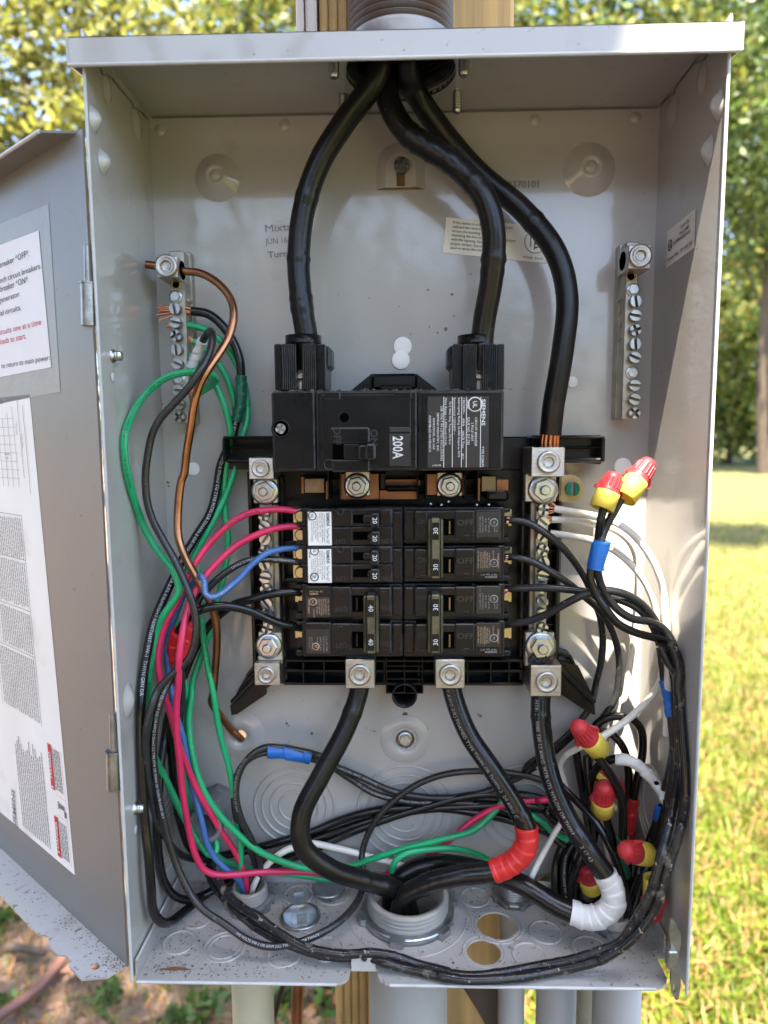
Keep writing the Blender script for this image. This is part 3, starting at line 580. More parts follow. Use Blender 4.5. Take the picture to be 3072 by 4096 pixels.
for k, x, y, r in [('E', *q) for q in ((1180,430,9),(1340,460,12),(1300,690,14),(1190,675,7),(990,540,5),(790,485,5),(1245,715,8),(1355,605,7),(1065,725,5),(590,460,4),(720,750,4))]+[('I', *q) for q in ((410,1215,11),(245,1150,9),(255,1165,6),(820,1200,8),(800,1195,5),(1180,1185,6),(1530,1100,12),(1515,1090,8),(770,1180,5),(835,1205,5))]+[('D', *q) for q in ((1075,1190,9),(1350,218,4),(1565,395,4),(1070,1180,6))]+[('G', 825, 300, 14), ('G', 1115, 215, 12), ('G', 1120, 240, 8), ('J', 632, 148, 4), ('J', 457, 1244, 4), ('K', 1405, 390, 9), ('K', 1240, 320, 10)]:
    c = at(k, x, y, 0); q = r*mpp(c)/1.659; m_ = random.randint(7, 11)
    b.add([(c[0]+q*random.uniform(.5, 1.2)*math.cos(6.283*i/m_), -.00025, c[2]+q*random.uniform(.5, 1.2)*math.sin(6.283*i/m_)) for i in range(m_)], [tuple(range(m_))])
b.build('mud_spots', mat('mud', (.16,.125,.09), .9, 0, .5, 300), box, 'stuff')
b = MB() # scratches in the paint
for k, pl, pts in (('E', 'b', ((28,462),(80,538))), ('F', 'b', ((735,1195),(722,1225))), ('F', 'b', ((712,1270),(698,1298))), ('M', 'r', ((1225,285),(1255,302),(1280,296))), ('A', 'l', ((850,1300),(858,1370))), ('D', 'l', ((868,330),(905,305)))):
    pp = [at(k, *p, .2) if pl == 'b' else PX(*uv(k, *p), (W2-.0002)*(1 if pl == 'r' else -1)) for p in pts]; b.tube(spline(pp, .002) if len(pp) > 2 else pp, .00011, 5)
b.build('scratches', mat('scratched_metal', (.55,.53,.5), .5), box, 'stuff')
# ------------------------------------------------------------------ door
dl = np.array([-.786, .618, 0]); dn = np.array([-.618, -.786, 0]); h0 = np.array([-.1832, -.1000, 0])
def PD(k, x, y): return PN(*uv(k, x, y), h0, dn)
zt_ = (PD('A', 560, 890)[2]+PD('A', 0, 1160)[2])/2; zb_ = (PD('N', 870, 1170)[2]+PD('N', 0, 580)[2])/2
print('door z', PD('A', 560, 890)[2], PD('A', 0, 1160)[2], PD('N', 870, 1170)[2], PD('N', 0, 580)[2])
door = thing('enclosure_door', 'grey steel door swung open to the left of the box', 'door', (float(h0[0]), float(h0[1]), float(zb_)))
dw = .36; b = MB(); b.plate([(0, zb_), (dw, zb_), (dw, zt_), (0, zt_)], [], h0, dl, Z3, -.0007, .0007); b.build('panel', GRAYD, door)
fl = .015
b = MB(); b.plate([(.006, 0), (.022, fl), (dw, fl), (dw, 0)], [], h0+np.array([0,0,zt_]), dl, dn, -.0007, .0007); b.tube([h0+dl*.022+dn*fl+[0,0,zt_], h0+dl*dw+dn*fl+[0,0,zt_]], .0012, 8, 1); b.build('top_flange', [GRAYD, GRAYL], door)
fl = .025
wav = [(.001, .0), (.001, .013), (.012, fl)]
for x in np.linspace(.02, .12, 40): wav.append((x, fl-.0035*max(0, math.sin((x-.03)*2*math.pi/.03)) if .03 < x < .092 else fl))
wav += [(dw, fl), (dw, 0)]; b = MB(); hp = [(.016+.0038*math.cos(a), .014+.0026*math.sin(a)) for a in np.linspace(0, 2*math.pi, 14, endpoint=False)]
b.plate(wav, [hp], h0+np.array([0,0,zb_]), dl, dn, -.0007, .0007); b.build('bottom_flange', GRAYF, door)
def dquad(name, cs, mt, lift, parent, lab=None):
    ob = MB().add([c+dn*lift for c in cs], [(0,1,2,3)]).build(name, mt, parent)
    if lab: ob['label'] = lab
    return ob
er = -dl; ez_ = np.array([0,0,1.0])
def dt(b, k, x, y, t, hpx, al='r', rot=0, mi=0, bold=False, lift=.0012, wpx=None):
    p = PD(k, x, y); m_ = mpp(p)*ksc(k); e1, e2 = {0: (er, ez_), 90: (ez_, -er)}[rot]
    b.text(t, p, e1, e2, hpx*m_, al, mi, bold, lift=lift, width=None if wpx is None else wpx*m_)
tr_ = PD('D', 300, 25); brr = PD('D', 352, 945); wp = .13
zA = tr_[2]; zB = brr[2]; xr = np.dot(brr-h0, dl)
sl = dquad('plastic_sleeve', [h0+dl*(xr+wp)+[0,0,zA+.018], h0+dl*(xr-.009)+[0,0,zA+.013], h0+dl*(xr-.010)+[0,0,zB-.016], h0+dl*(xr+wp)+[0,0,zB-.022]], PLS, .0009, door)
pa = dquad('paper_notice', [h0+dl*(xr+wp)+[0,0,zA+.004], h0+dl*(xr+.006)+[0,0,zA], h0+dl*xr+[0,0,zB], h0+dl*(xr+wp)+[0,0,zB-.002]], PAP, .0012, door, 'white paper notice with black and red print in a clear sleeve')
b = MB()
for x0, x, y, t, h_, mi in ((5, 212, 186, 'breaker *OFF*.', 40, 0), (-32, 290, 268, 'branch circuit breakers.', 38, 0), (10, 207, 360, 'breaker *ON*.', 40, 0), (5, 152, 455, 'generator.', 36, 0), (-72, 157, 545, 'essential circuits.', 36, 0),
                     (-5, 290, 642, 'circuits one at a time', 38, 1), (8, 190, 735, 'loads to start.', 38, 1), (20, 348, 878, 'to return to main power.', 36, 0)):
    p = PD('D', x, y); q = PD('D', x0, y); b.text(t, p, er, ez_, h_*mpp(p)*ksc('D'), 'r', mi, lift=.0016, width=abs(np.dot(p-q, dl)))
b.build('lettering', [INK, INKR], pa)
c0, c1 = PD('D', 205, 1125), PD('N', 505, 668); xr = np.dot(c1-h0, dl); x0r = np.dot(c0-h0, dl); wl_ = .14
la = dquad('wiring_label', [h0+dl*(x0r+wl_)+[0,0,c0[2]], h0+dl*x0r+[0,0,c0[2]], h0+dl*xr+[0,0,c1[2]], h0+dl*(xr+wl_)+[0,0,c1[2]]], WHT, .0009, door, 'worn white wiring label with diagrams, tables and red danger strips')
b = MB(); lh_ = c0[2]-c1[2]
def lp(s, t): return h0+dl*(x0r+(xr-x0r)*t+s)+np.array([0,0,c0[2]-t*lh_])
def bar(s0, s1, t0, t1, mi=0, lift=.0013): b.add([lp(s1, t0)+dn*lift, lp(s0, t0)+dn*lift, lp(s0, t1)+dn*lift, lp(s1, t1)+dn*lift], [(0,1,2,3)], mi)
for i in range(9): bar(.030+i*.009, .0304+i*.009, .02+.012*(i % 3), .19, 0)
for i in range(8): bar(.028, .112, .045+i*.018, .0455+i*.018, 0)
bar(.012, .0125, .02, .20); bar(.020, .0205, .01, .17)
dt(b, 'D', 22, 1178, 'LINE', 18, 'c'); dt(b, 'D', 120, 1350, 'NEUTRAL', 13, 'c', 90); dt(b, 'D', 158, 1430, 'EQPT GND', 13, 'c', 90); dt(b, 'D', 58, 1520, 'SUB-FEED', 13, 'c'); dt(b, 'D', 58, 1545, 'LUGS', 13, 'c')
for t0, t1, s0, s1 in ((.255, .345, .034, .09), (.35, .45, .034, .09), (.46, .55, .034, .09), (.56, .70, .034, .10)):
    bar(s0-.003, s0-.0026, t0-.005, t1+.005); bar(s1, s1+.0004, t0-.005, t1+.005); bar(s0-.003, s1, t0-.006, t0-.005)
    r_ = random.Random(int(t0*999))
    for i in range(int((s1-s0)/.0034)):
        s = s0+i*.0034; t = t0+r_.uniform(0, .003)
        while t < t1-.004: q = r_.uniform(.004, .014); bar(s, s+.0009, t, min(t+q, t1)); t += q+.0016
r_ = random.Random(4)
for i in range(14): # long paragraphs
    s = .036+i*.0036; t = .76+r_.uniform(0, .03)
    while t < .985: q = r_.uniform(.004, .016); bar(s, s+.0010, t, min(t+q, .985)); t += q+.0016
for t0, t1 in ((.735, .835), (.895, .985)): bar(.0185, .0245, t0, t1, 1)
for i in range(5):
    for t0, t1 in ((.74, .83), (.90, .98)):
        s = .006+i*.0024; t = t0
        while t < t1: q = r_.uniform(.004, .012); bar(s, s+.0010, t, min(t+q, t1)); t += q+.0016
bar(.0030, .0032, .735, .985, 1); bar(.0030, .0185, .842, .8425, 1); bar(.003, .0185, .888, .8885, 1)
p = lp(.0215, .935)+dn*.0014; b.text('DANGER', p, ez_, -er, .0036, 'c', 2, True, lift=.0004); p = lp(.0215, .78)+dn*.0014; b.text('PELIGRO', p, ez_, -er, .0036, 'c', 2, True, lift=.0004)
for t in (.972, .828): b.add([lp(.0235, t)+dn*.0019, lp(.0195, t+.003)+dn*.0019, lp(.0195, t-.003)+dn*.0019], [(0,1,2)], 2)
for q in ((.006, .0145, .858, .868), (.0145, .0165, .856, .860), (.0145, .0165, .862, .866), (.0145, .0165, .868, .872), (.004, .007, .868, .882)): bar(*q)
p = lp(.098, .955)+dn*.0014; b.text('SIEMENS', p, ez_, -er, .006, 'c', 0, True, lift=.0004)
b.build('print', [INKG, INKR, WINK], la)
# ------------------------------------------------------------------ bus tray
tray = thing('bus_tray', 'black moulded tray holding the bus bars and breakers in the box', 'tray', (0, 0, .1))
b = MB(); b.pb('V', 540, 1015, 1212, 1478, 3, 14, .001); b.pb('V', 560, 945, 1180, 1020, 3, 12, .001)
for x in (545, 612, 1128, 1205): b.pb('V', x-4, 1030, x+4, 1470, 10, 26, .0006)
for y in (1110, 1190, 1270, 1350): b.pb('V', 545, y-2, 612, y+2, 10, 22, .0004); b.pb('V', 1128, y-2, 1205, y+2, 10, 22, .0004)
for y in (1428, 1450, 1478): b.pb('V', 612, y-3, 1130, y+3, 12, 30, .0006)
for x in (655, 700, 830, 905, 1010, 1060, 1100): b.pb('V', x-2, 1425, x+2, 1478, 12, 30, .0004)
b.build('base', BLK2, tray)
b = MB() # top and bottom ears
def ear(k, pts, d0, d1, mb):
    pp = [at(k, x, y, d1) for x, y in pts]; o = [(p[0], p[2]) for p in pp]
    ar = sum(o[i][0]*o[(i+1) % len(o)][1]-o[(i+1) % len(o)][0]*o[i][1] for i in range(len(o)))
    if ar < 0: o = o[::-1]
    mb.plate(o, [], (0, -d0/1000, 0), X3, Z3, 0, (d1-d0)/1000)
wing = {}
for nm, k, pts in (('l', 'V', [(480,955),(486,946),(560,942),(600,942),(600,1018),(490,1013),(481,1000)]), ('r', 'V', [(1150,940),(1296,940),(1308,948),(1306,992),(1296,1003),(1150,990)])):
    w = MB(); ear(k, pts, 14, 20, w)
    top = [(min(max(x, pts[0][0]), 9999), y) for x, y in pts]
    xs_ = [p[0] for p in pts]; x0, x1 = min(xs_), max(xs_)
    w.pb('V', x0, 942, x1, 948, 14, 36, .001); w.pb('V', x0+8, 990, x1-8, 1000, 14, 36, .001); w.pb('V', (x0 if nm == 'l' else x1-7), 946, (x0+7 if nm == 'l' else x1), 998, 14, 36, .001)
    w.pb('V', x0+6, 964, x1-6, 970, 14, 30, .001); w.build('top_ear', BLK2, tray)
for nm, pts in (('l', [(575,1425),(520,1480),(497,1525),(500,1545),(512,1543),(575,1500)]), ('r', [(1205,1425),(1250,1440),(1284,1510),(1286,1545),(1272,1540),(1205,1495)])):
    w = MB(); ear('V', pts, 14, 18, w)
    for i in range(len(pts)):
        p, q = at('V', *pts[i], 36), at('V', *pts[(i+1) % len(pts)], 36); n_ = len(pts)
        if i in (2, 3, 4, 0, 1):
            a_ = np.array([p[0], -.014, p[2]]); c_ = np.array([q[0], -.014, q[2]]); e = c_-a_; L_ = np.linalg.norm(e); e /= L_; nn = np.cross(e, [0,1,0])
            w.plate([(0, -.0008), (L_, -.0008), (L_, .0008), (0, .0008)], [], a_, e, nn, -.024, 0)
    a_, c_ = at('V', *pts[0], 30), at('V', *pts[3], 30); w.tube([(a_[0], -.026, a_[2]-.006), (c_[0], -.026, c_[2]+.008)], .0022, 6)
    w.build('bottom_ear', BLK2, tray)
b = MB() # screw bracket at the bottom centre
for x in (905, 1025, 1145): b.pb('I', x-5, 715, x+5, 955, 6, 34, .0004)
for y in (772, 858, 950): b.pb('I', 905, y-5, 1145, y+5, 6, 34, .0004)
c = at('I', 1025, 955, 30); b.lathe([(.0092, .006), (.0092, .034), (.0078, .034), (.0078, .006)], (c[0], 0, c[2]), FR, 28, cap=False); b.lathe([(.0085, .006), (0, .006)], (c[0], 0, c[2]), FR, 24, cap=False)
b.build('bottom_bracket', BLK2, tray); put(BIGX, 'mounting_screw', tray, (c[0], -.007, c[2]+.003), .6)
b = MB() # copper bus
for x0, y0, x1, y1, d0, d1 in ((335, 672, 505, 790, 16, 26), (500, 700, 520, 830, 16, 36), (600, 652, 860, 830, 20, 30), (850, 760, 1110, 830, 18, 27), (895, 688, 1135, 738, 16, 24), (1170, 652, 1430, 800, 20, 30), (1510, 680, 1530, 840, 16, 34), (1600, 690, 1720, 770, 16, 24)):
    b.pb('H', x0, y0, x1, y1, d0, d1, .0006)
b.build('copper_bus', CTP, tray)
for q in ((632, 640, 798, 805, 28, 34, .0006), (1240, 645, 1410, 805, 28, 34, .0006), (355, 680, 500, 790, 24, 30, .001), (1530, 665, 1640, 780, 24, 30, .001)): MB().pb('H', *q).build('breaker_tang', TIN if 600 < q[0] < 1500 else BRZ, tray)
for x0, x1 in ((515, 600), (1110, 1172), (1425, 1515)):
    b = MB(); b.pb('H', x0, 640, x0+8, 830, 14, 40); b.pb('H', x1-8, 640, x1, 830, 14, 40); b.pb('H', x0, 690, x1, 700, 14, 34); b.pb('H', x0, 790, x1, 800, 14, 34); b.build('insulator', BLK2, tray)
b = MB(); b.pb('H', 865, 650, 895, 760, 14, 38); b.pb('H', 895, 735, 1135, 775, 14, 36, .002); b.build('insulator', BLK2, tray); MB().pb('H', 1570, 775, 1720, 840, 14, 38, .002).build('insulator', BLK2, tray)
for x in (710, 1325):
    put(NUT, 'bus_nut', tray, at('H', x, 735, 34), .3, 1.0)
b = MB() # little pale crumbs on the breakers' top
for x, y in ((1200, 855), (1270, 862), (1318, 840), (1505, 862), (1585, 860)): b.lathe([(.0001, -.0009), (.0007, -.0004), (.0007, .0004), (.0001, .0009)], at('H', x, y, 44), (1,.3,.2), 7)
tag(b.build('seed_pods', STONE), 'tiny pale seed bits lying on top of the right breakers', 'debris'); bpy.data.objects['seed_pods']['kind'] = 'stuff'
# ------------------------------------------------------------------ terminal bars
def lug(name, root, k, x0, y0, x1, y1, d0, d1, big=True, m=None, bore=None):
    b = MB(); b.pb(k, x0, y0, x1, y1, d0, d1, .0005)
    a = at(k, (x0+x1)/2, (y0+y1)/2, d1)
    if bore: # dark cable entry on the side
        s = bore; e = at(k, x1 if s > 0 else x0, (y0+y1)/2, d1); b.lathe([(.0062, 0), (.0062, .0003), (.0052, .0004)], (e[0], -(d0+d1)/2000, a[2]), (s,0,0), 24, 1)
    ob = b.build(name, [m or ALU, BLKD], root); put(ALLEN if big else ALLENS, 'socket_screw', ob, (a[0], -d1/1000, a[2])); return ob
def ground_bar(side, label):
    k = 'D' if side < 0 else 'F'; dx = (lambda y: 0) if side < 0 else (lambda y: 0)
    o = at(k, 1205 if side < 0 else 862, 1310 if side < 0 else 1285, 20)
    r = thing('ground_bar', label, 'terminal bar', (o[0], 0, o[2]), 'ground bars on the back wall')
    b = MB()
    if side < 0: b.pb('D', 1145, 170, 1238, 1318, 8, 20, .0006); b.build('bar', TIN, r)
    else: b.pb('F', 822, 110, 906, 1288, 8, 20, .0006); b.build('bar', TIN, r)
    b = MB()
    if side < 0: b.pb('D', 1195, 178, 1285, 1322, 0, 8, .0006)
    else: b.pb('F', 775, 130, 860, 1290, 0, 8, .0006)
    for i in range(9):
        y = (480+i*88) if side < 0 else (470+i*89)
        if side > 0: b.pb('F', 800, y, 824, y+34, 6, 15, .001)
        else: b.pb('D', 1232, y, 1256, y+34, 6, 15, .001)
    b.build('rear_rail', TIN, r)
    if side < 0: lug('lug', r, 'D', 1042, 205, 1175, 348, 14, 36, bore=1)
    else: lug('lug', r, 'F', 850, 130, 1000, 290, 14, 36, bore=-1)
    ys_ = [478, 563, 655, 742, 832, 925, 1025, 1100, 1190, 1275] if side < 0 else [432, 515, 610, 705, 795, 885, 982, 1068, 1160, 1250]
    for i, y in enumerate(ys_):
        x = (1172+(y-478)*.042) if side < 0 else (885-(y-432)*.010)
        if i in (0, 6): put(HEXS, 'screw', r, at(k, x-4, y, 20), -.55+i*.2)
        else: put(SLOT if i % 3 else CROSS, 'screw', r, at(k, x, y, 20)+np.array([0, 0, 0]), [.1, 1.4, .2, 1.2, 1.5, .4, 2.2, .1, .3, .8][i], 1.12)
    h_ = at(k, 1168 if side < 0 else 868, 395 if side < 0 else 342, 20); MB().lathe([(.0034, .0002), (.0034, .0005), (.0026, .0006), (.0024, .0002)], h_, FR, 18).build('screw_hole', YZN, r)
    return r
ground_bar(-1, 'left ground bar with green, black and copper wires clamped in it')
ground_bar(1, 'right ground bar with no wires, beside the sunlit wall')
def neutral_bar(side):
    if side < 0:
        r = thing('neutral_bar', 'left neutral bar behind the red and blue wires', 'terminal bar', at('I', 120, 540, 20), 'neutral bars beside the breakers')
        b = MB(); b.pb('H', 72, 855, 155, 1705, 18, 34, .0006); b.pb('H', 155, 860, 195, 1705, 14, 28, .0006); b.build('bar', TIN, r)
        for y in range(890, 1700, 82): pass
        lug('lug', r, 'H', -8, 548, 155, 692, 18, 46, False); lug('lug', r, 'I', 28, 752, 196, 898, 16, 44, False)
        b = MB(); b.pb('H', 22, 690, 180, 852, 30, 38, .0006); b.build('bolt_plate', TIN, r); b = MB(); b.pb('I', 55, 545, 214, 735, 30, 38, .0006); b.pb('I', 50, 700, 214, 756, 20, 36, .0006); b.build('bolt_plate', ALU, r)
        put(NUT, 'bolt', r, at('H', 100, 770, 38), .2, 1.05); put(NUT, 'bolt', r, at('I', 125, 635, 38), .5, 1.05)
        sc = [('H', 102, 925), ('H', 108, 1000), ('H', 110, 1082), ('H', 105, 1162), ('H', 106, 1248), ('H', 110, 1335), ('H', 114, 1412), ('H', 118, 1505), ('H', 124, 1585), ('I', 126, 505)]
    else:
        r = thing('neutral_bar', 'right neutral bar with white wires and the charred lower lug', 'terminal bar', at('J', 270, 1210, 20), 'neutral bars beside the breakers')
        b = MB(); b.pb('J', 230, 345, 314, 1212, 18, 34, .0006); b.pb('J', 196, 345, 232, 1205, 14, 28, .0006); b.build('bar', TIN, r)
        lug('lug', r, 'J', 208, -18, 430, 178, 16, 50); lug('lug', r, 'J', 203, 1432, 408, 1636, 16, 50)
        b = MB(); b.pb('J', 166, 160, 374, 345, 30, 38, .0006); b.build('bolt_plate', TIN, r); b = MB(); b.pb('J', 165, 1212, 360, 1435, 30, 38, .0006); b.build('bolt_plate', ALU, r)
        put(NUT, 'bolt', r, at('J', 285, 262, 38), .2, 1.15); put(NUT, 'bolt', r, at('J', 270, 1300, 38), .5, 1.2)
        b = MB(); p0 = at('J', 380, 345, 22); p1 = at('J', 470, 165, 22); cc_ = at('J', 465, 255, 22); R_ = (p1[2]-p0[2])/2
        ol = [(p0[0], cc_[2]-R_)]+[(cc_[0]+R_*math.cos(a), cc_[2]+R_*math.sin(a)) for a in np.linspace(-math.pi/2, math.pi/2, 14)]+[(p0[0], cc_[2]+R_)]
        b.plate(ol, [], (0,-.021,0), X3, Z3, 0, .0016); b.pb('J', 384, 168, 410, 345, 18, 27, .003); b.build('bonding_strap', YZN, r); put(GSC, 'green_screw', r, at('J', 477, 258, 23), 1.57)
        b = MB() # charred strands of the burnt cable end
        for i in range(16):
            x = 205+i*9; q = [at('J', x+random.uniform(-8, 8), 1420, 39), at('J', x+random.uniform(-12, 12), 1395+random.uniform(-18, 10), 44), at('J', x+random.uniform(-20, 20), 1375+random.uniform(-10, 30), 42)]
            b.tube(spline(q, .001), .0016, 6)
        b.build('charred_strands', CHAR, r)
        sc = [('J', 278, 390), ('J', 278, 475), ('J', 275, 565), ('J', 275, 655), ('J', 280, 738), ('J', 277, 825), ('J', 275, 905), ('J', 272, 995), ('J', 270, 1078), ('J', 272, 1172)]
    for i, (k, x, y) in enumerate(sc): put(CROSS if i % 3 == 0 else SLOT, 'screw', r, at(k, x, y, 34), [.1, .7, 2.2, .4, 1.2, .2, 2.6, .9, .3, 1.9][i], 1.15)
neutral_bar(-1); neutral_bar(1)
for nm, x0, x1 in (('left', 632, 826), ('right', 1230, 1426)):
    r = thing('feeder_lug', f'square aluminium lug under the {nm} breakers clamping a thick black cable', 'lug', at('I', (x0+x1)/2, 920, 40), 'feeder lugs below the breakers')
    b = MB(); b.pb('I', x0, 728, x1, 920, 18, 52, .0006); ob = b.build('body', ALU, r); put(ALLEN, 'socket_screw', r, at('I', (x0+x1)/2, 822, 52))
# ------------------------------------------------------------------ main breaker
mb_ = thing('main_breaker', 'large black 200A main breaker at the top of the tray', 'circuit breaker', at('E', 990, 1630, 20))
F0 = 62
b = MB(); b.pb('E', 145, 1097, 1684, 1632, 16, F0-6, .0016); b.pb('E', 150, 1102, 432, 1628, 40, F0, .0012); b.pb('E', 440, 1102, 1108, 1628, 40, F0+.6, .0012); b.pb('E', 1118, 1102, 1678, 1628, 40, F0, .0012)
b.pb('E', 470, 1122, 1070, 1620, 50, F0+1.0, .0008); b.build('body', BLK, mb_)
b = MB()
for x0, x1 in ((488, 600), (958, 1072)): MB().pb('E', x0, 1106, x1, 1158, 50, F0+2.0, .0008).build('cover_tab', BLK, mb_)
MB().pb('E', 530, 1342, 795, 1452, 50, F0+2.2, .0012).build('toggle_frame', BLK, mb_); MB().pb('E', 540, 1555, 795, 1640, 50, F0+2.0, .0012).build('toggle_frame', BLK, mb_)
b = MB(); b.pb('E', 548, 1452, 740, 1556, 50, F0+1.3, 0); c = at('E', 626, 1278, F0+1.1); b.lathe([(.0030, .0), (.0030, .0002)], c, FR, 20); b.build('toggle_recess', BLKD, mb_)
b = MB(); b.pb('E', 622, 1455, 724, 1553, 52, F0+2.0, .0005); b.pb('E', 720, 1462, 772, 1556, 52, F0+8, .0010); b.pb('E', 765, 1452, 834, 1560, 52, F0+12, .0014); b.build('toggle', BLK, mb_)
b = MB(); b.pb('E', 920, 1340, 1062, 1380, 50, F0+2.0, .0008); b.build('rating_ledge', EMB, mb_)
b = MB(); b.pb('E', 922, 1382, 1060, 1602, 50, F0+1.6, .0003); lb = b.build('rating_label', EBLK, mb_)
b = MB(); b.pt('E', 982, 1475, F0+1.6, '200A', 66, -90, bold=True, wpx=150); b.build('lettering', WINK, lb)
b = MB(); b.pt('E', 578, 1398, F0+2.2, 'OFF', 48, -90, bold=True); b.pt('E', 825, 1410, F0+1.0, 'ON', 48, -90, bold=True); c = at('E', 525, 1590, F0+1.1); b.lathe([(.0036, 0), (.0036, .0003), (.0030, .0003), (.0030, 0)], c, FR, 24, cap=False); b.pb('E', 800, 1597, 848, 1601, 50, F0+1.4, 0); b.build('embossed_marks', EMB, mb_)
c = at('E', 205, 1352, F0); MB().lathe([(.0062, 0), (.0062, .0006), (.0050, .0008), (.0044, -.001)], c, FR, 28).build('screw_well', BLK, mb_); put(TSCR, 'screw', mb_, c+np.array([0, .0002, 0]), .5, 1.1)
b = MB(); b.pb('E', 1176, 1137, 1586, 1612, 50, F0+.6, .0003); lb = b.build('nameplate', EBLK, mb_)
b = MB(); d_ = F0+.6
for x, y, t, h_, w_, bo in ((1550, 1155, 'SIEMENS', 24, 175, True), (1545, 1468, 'TYPE EQ8695', 15, 138, False), (1500, 1275, 'CIRCUIT BREAKER', 15, 192, False), (1475, 1310, '2 POLE UNIT', 15, 125, False), (1450, 1160, 'LISTED', 15, 60, True), (1450, 1275, 'ISSUE NO. DY-785', 15, 185, False),
    (1420, 1145, '120/240V~', 15, 112, False), (1418, 1283, '60Hz', 15, 52, False), (1415, 1365, 'HACR Type', 15, 115, False), (1412, 1515, '40 C', 15, 42, False), (1388, 1145, 'Interrupting Rating 22,000 Amperes RMS', 14, 395, False),
    (1358, 1145, 'Symmetrical 120/240V ~', 14, 245, False), (1328, 1170, '75 C Wire Only, Torque 250 lb-in', 14, 285, False), (1300, 1145, 'Wire Range - 1-300kcmil CU-AL', 14, 320, False), (1272, 1200, 'USE ONLY IN LISTED ENCLOSURES', 14, 365, False),
    (1247, 1245, 'SIEMENS INDUSTRY, INC.', 14, 260, False), (1220, 1280, 'NORCROSS, GA USA', 14, 210, False), (1194, 1262, 'ASSEMBLED IN MEXICO', 14, 245, False)): b.pt('E', x, y, d_, t, h_, -90, 'l', bold=bo, wpx=w_)
for x in (1530, 1436, 1404, 1343, 1286): b.pb('E', x-2, 1140, x+2, 1608, 50, d_+.3, 0)
c = at('E', 1493, 1190, d_); b.lathe([(.0048, .0002), (.0048, .0004), (.0041, .0004)], c, FR, 30, cap=False); b.pt('E', 1493, 1190, d_, 'UL', 26, -90, bold=True); b.pt('E', 1238, 1595, d_, '8210417', 11, 180, bold=False); b.build('lettering', WINK, lb)
for sx, k, o_ in ((-1, 'E', 0), (1, 'E', 0)):
    X = (lambda x: x) if sx < 0 else (lambda x: 1845-(x-0)+0)
    def Xr(x0, x1): return (x0, x1) if sx < 0 else (1850-x1-0, 1850-x0)
    b = MB()
    for x0, x1, d1 in ((162, 212, 50), (440, 505, 50), (210, 308, 54), (346, 438, 54)): a_, c_ = Xr(x0, x1); b.pb('E', a_, 788, c_, 1096, 18, d1, .0008)
    for x0, x1 in ((210, 308), (346, 438)):
        a_, c_ = Xr(x0, x1); n_ = 7
        for i in range(n_): q = a_+(c_-a_)*(i+.5)/n_; b.pb('E', q-4, 790, q+4, 1096, 50, 55.5, .0003)
    a_, c_ = Xr(490, 540); b.pb('E', a_, 800, c_, 955, 18, 40, .003); a_, c_ = Xr(300, 356); b.pb('E', a_, 780, c_, 1096, 18, 36, .0003); b.build('lug_housing', BLK, mb_)
    b = MB(); a_, c_ = Xr(232, 472); p0, p1 = at('E', (a_+c_)/2, 790, 42), at('E', (a_+c_)/2, 735, 42); R_ = abs(at('E', c_, 760, 42)[0]-at('E', a_, 760, 42)[0])/2
    b.lathe([(R_, 0), (R_, p1[2]-p0[2]), (R_*.82, p1[2]-p0[2]), (R_*.82, 0)], (p0[0], -.040, p0[2]), Z3, 32, cap=False); q0, q1 = at('E', *( (322, 790) if sx < 0 else (1850-322, 790)), 60), 0
    b.build('cable_collar', BLK, mb_)
    b = MB(); a_, c_ = Xr(308, 347); b.pb('E', a_, 872, c_, 1094, 20, 42, .0004); ob = b.build('lug', ALU, mb_); cc_ = at('E', (a_+c_)/2, 960, 42); put(ALLEN, 'socket_screw', mb_, (cc_[0], -.042, cc_[2]), 0, .92)
b = MB(); ear('E', [(670,1098),(805,988),(1108,988),(1250,1098)], 14, 24, b); b.pb('E', 805, 985, 1112, 1092, 14, 34, .002); b.pb('E', 860, 1060, 1080, 1096, 14, 38, .001); b.build('mounting_clip', BLK2, mb_)
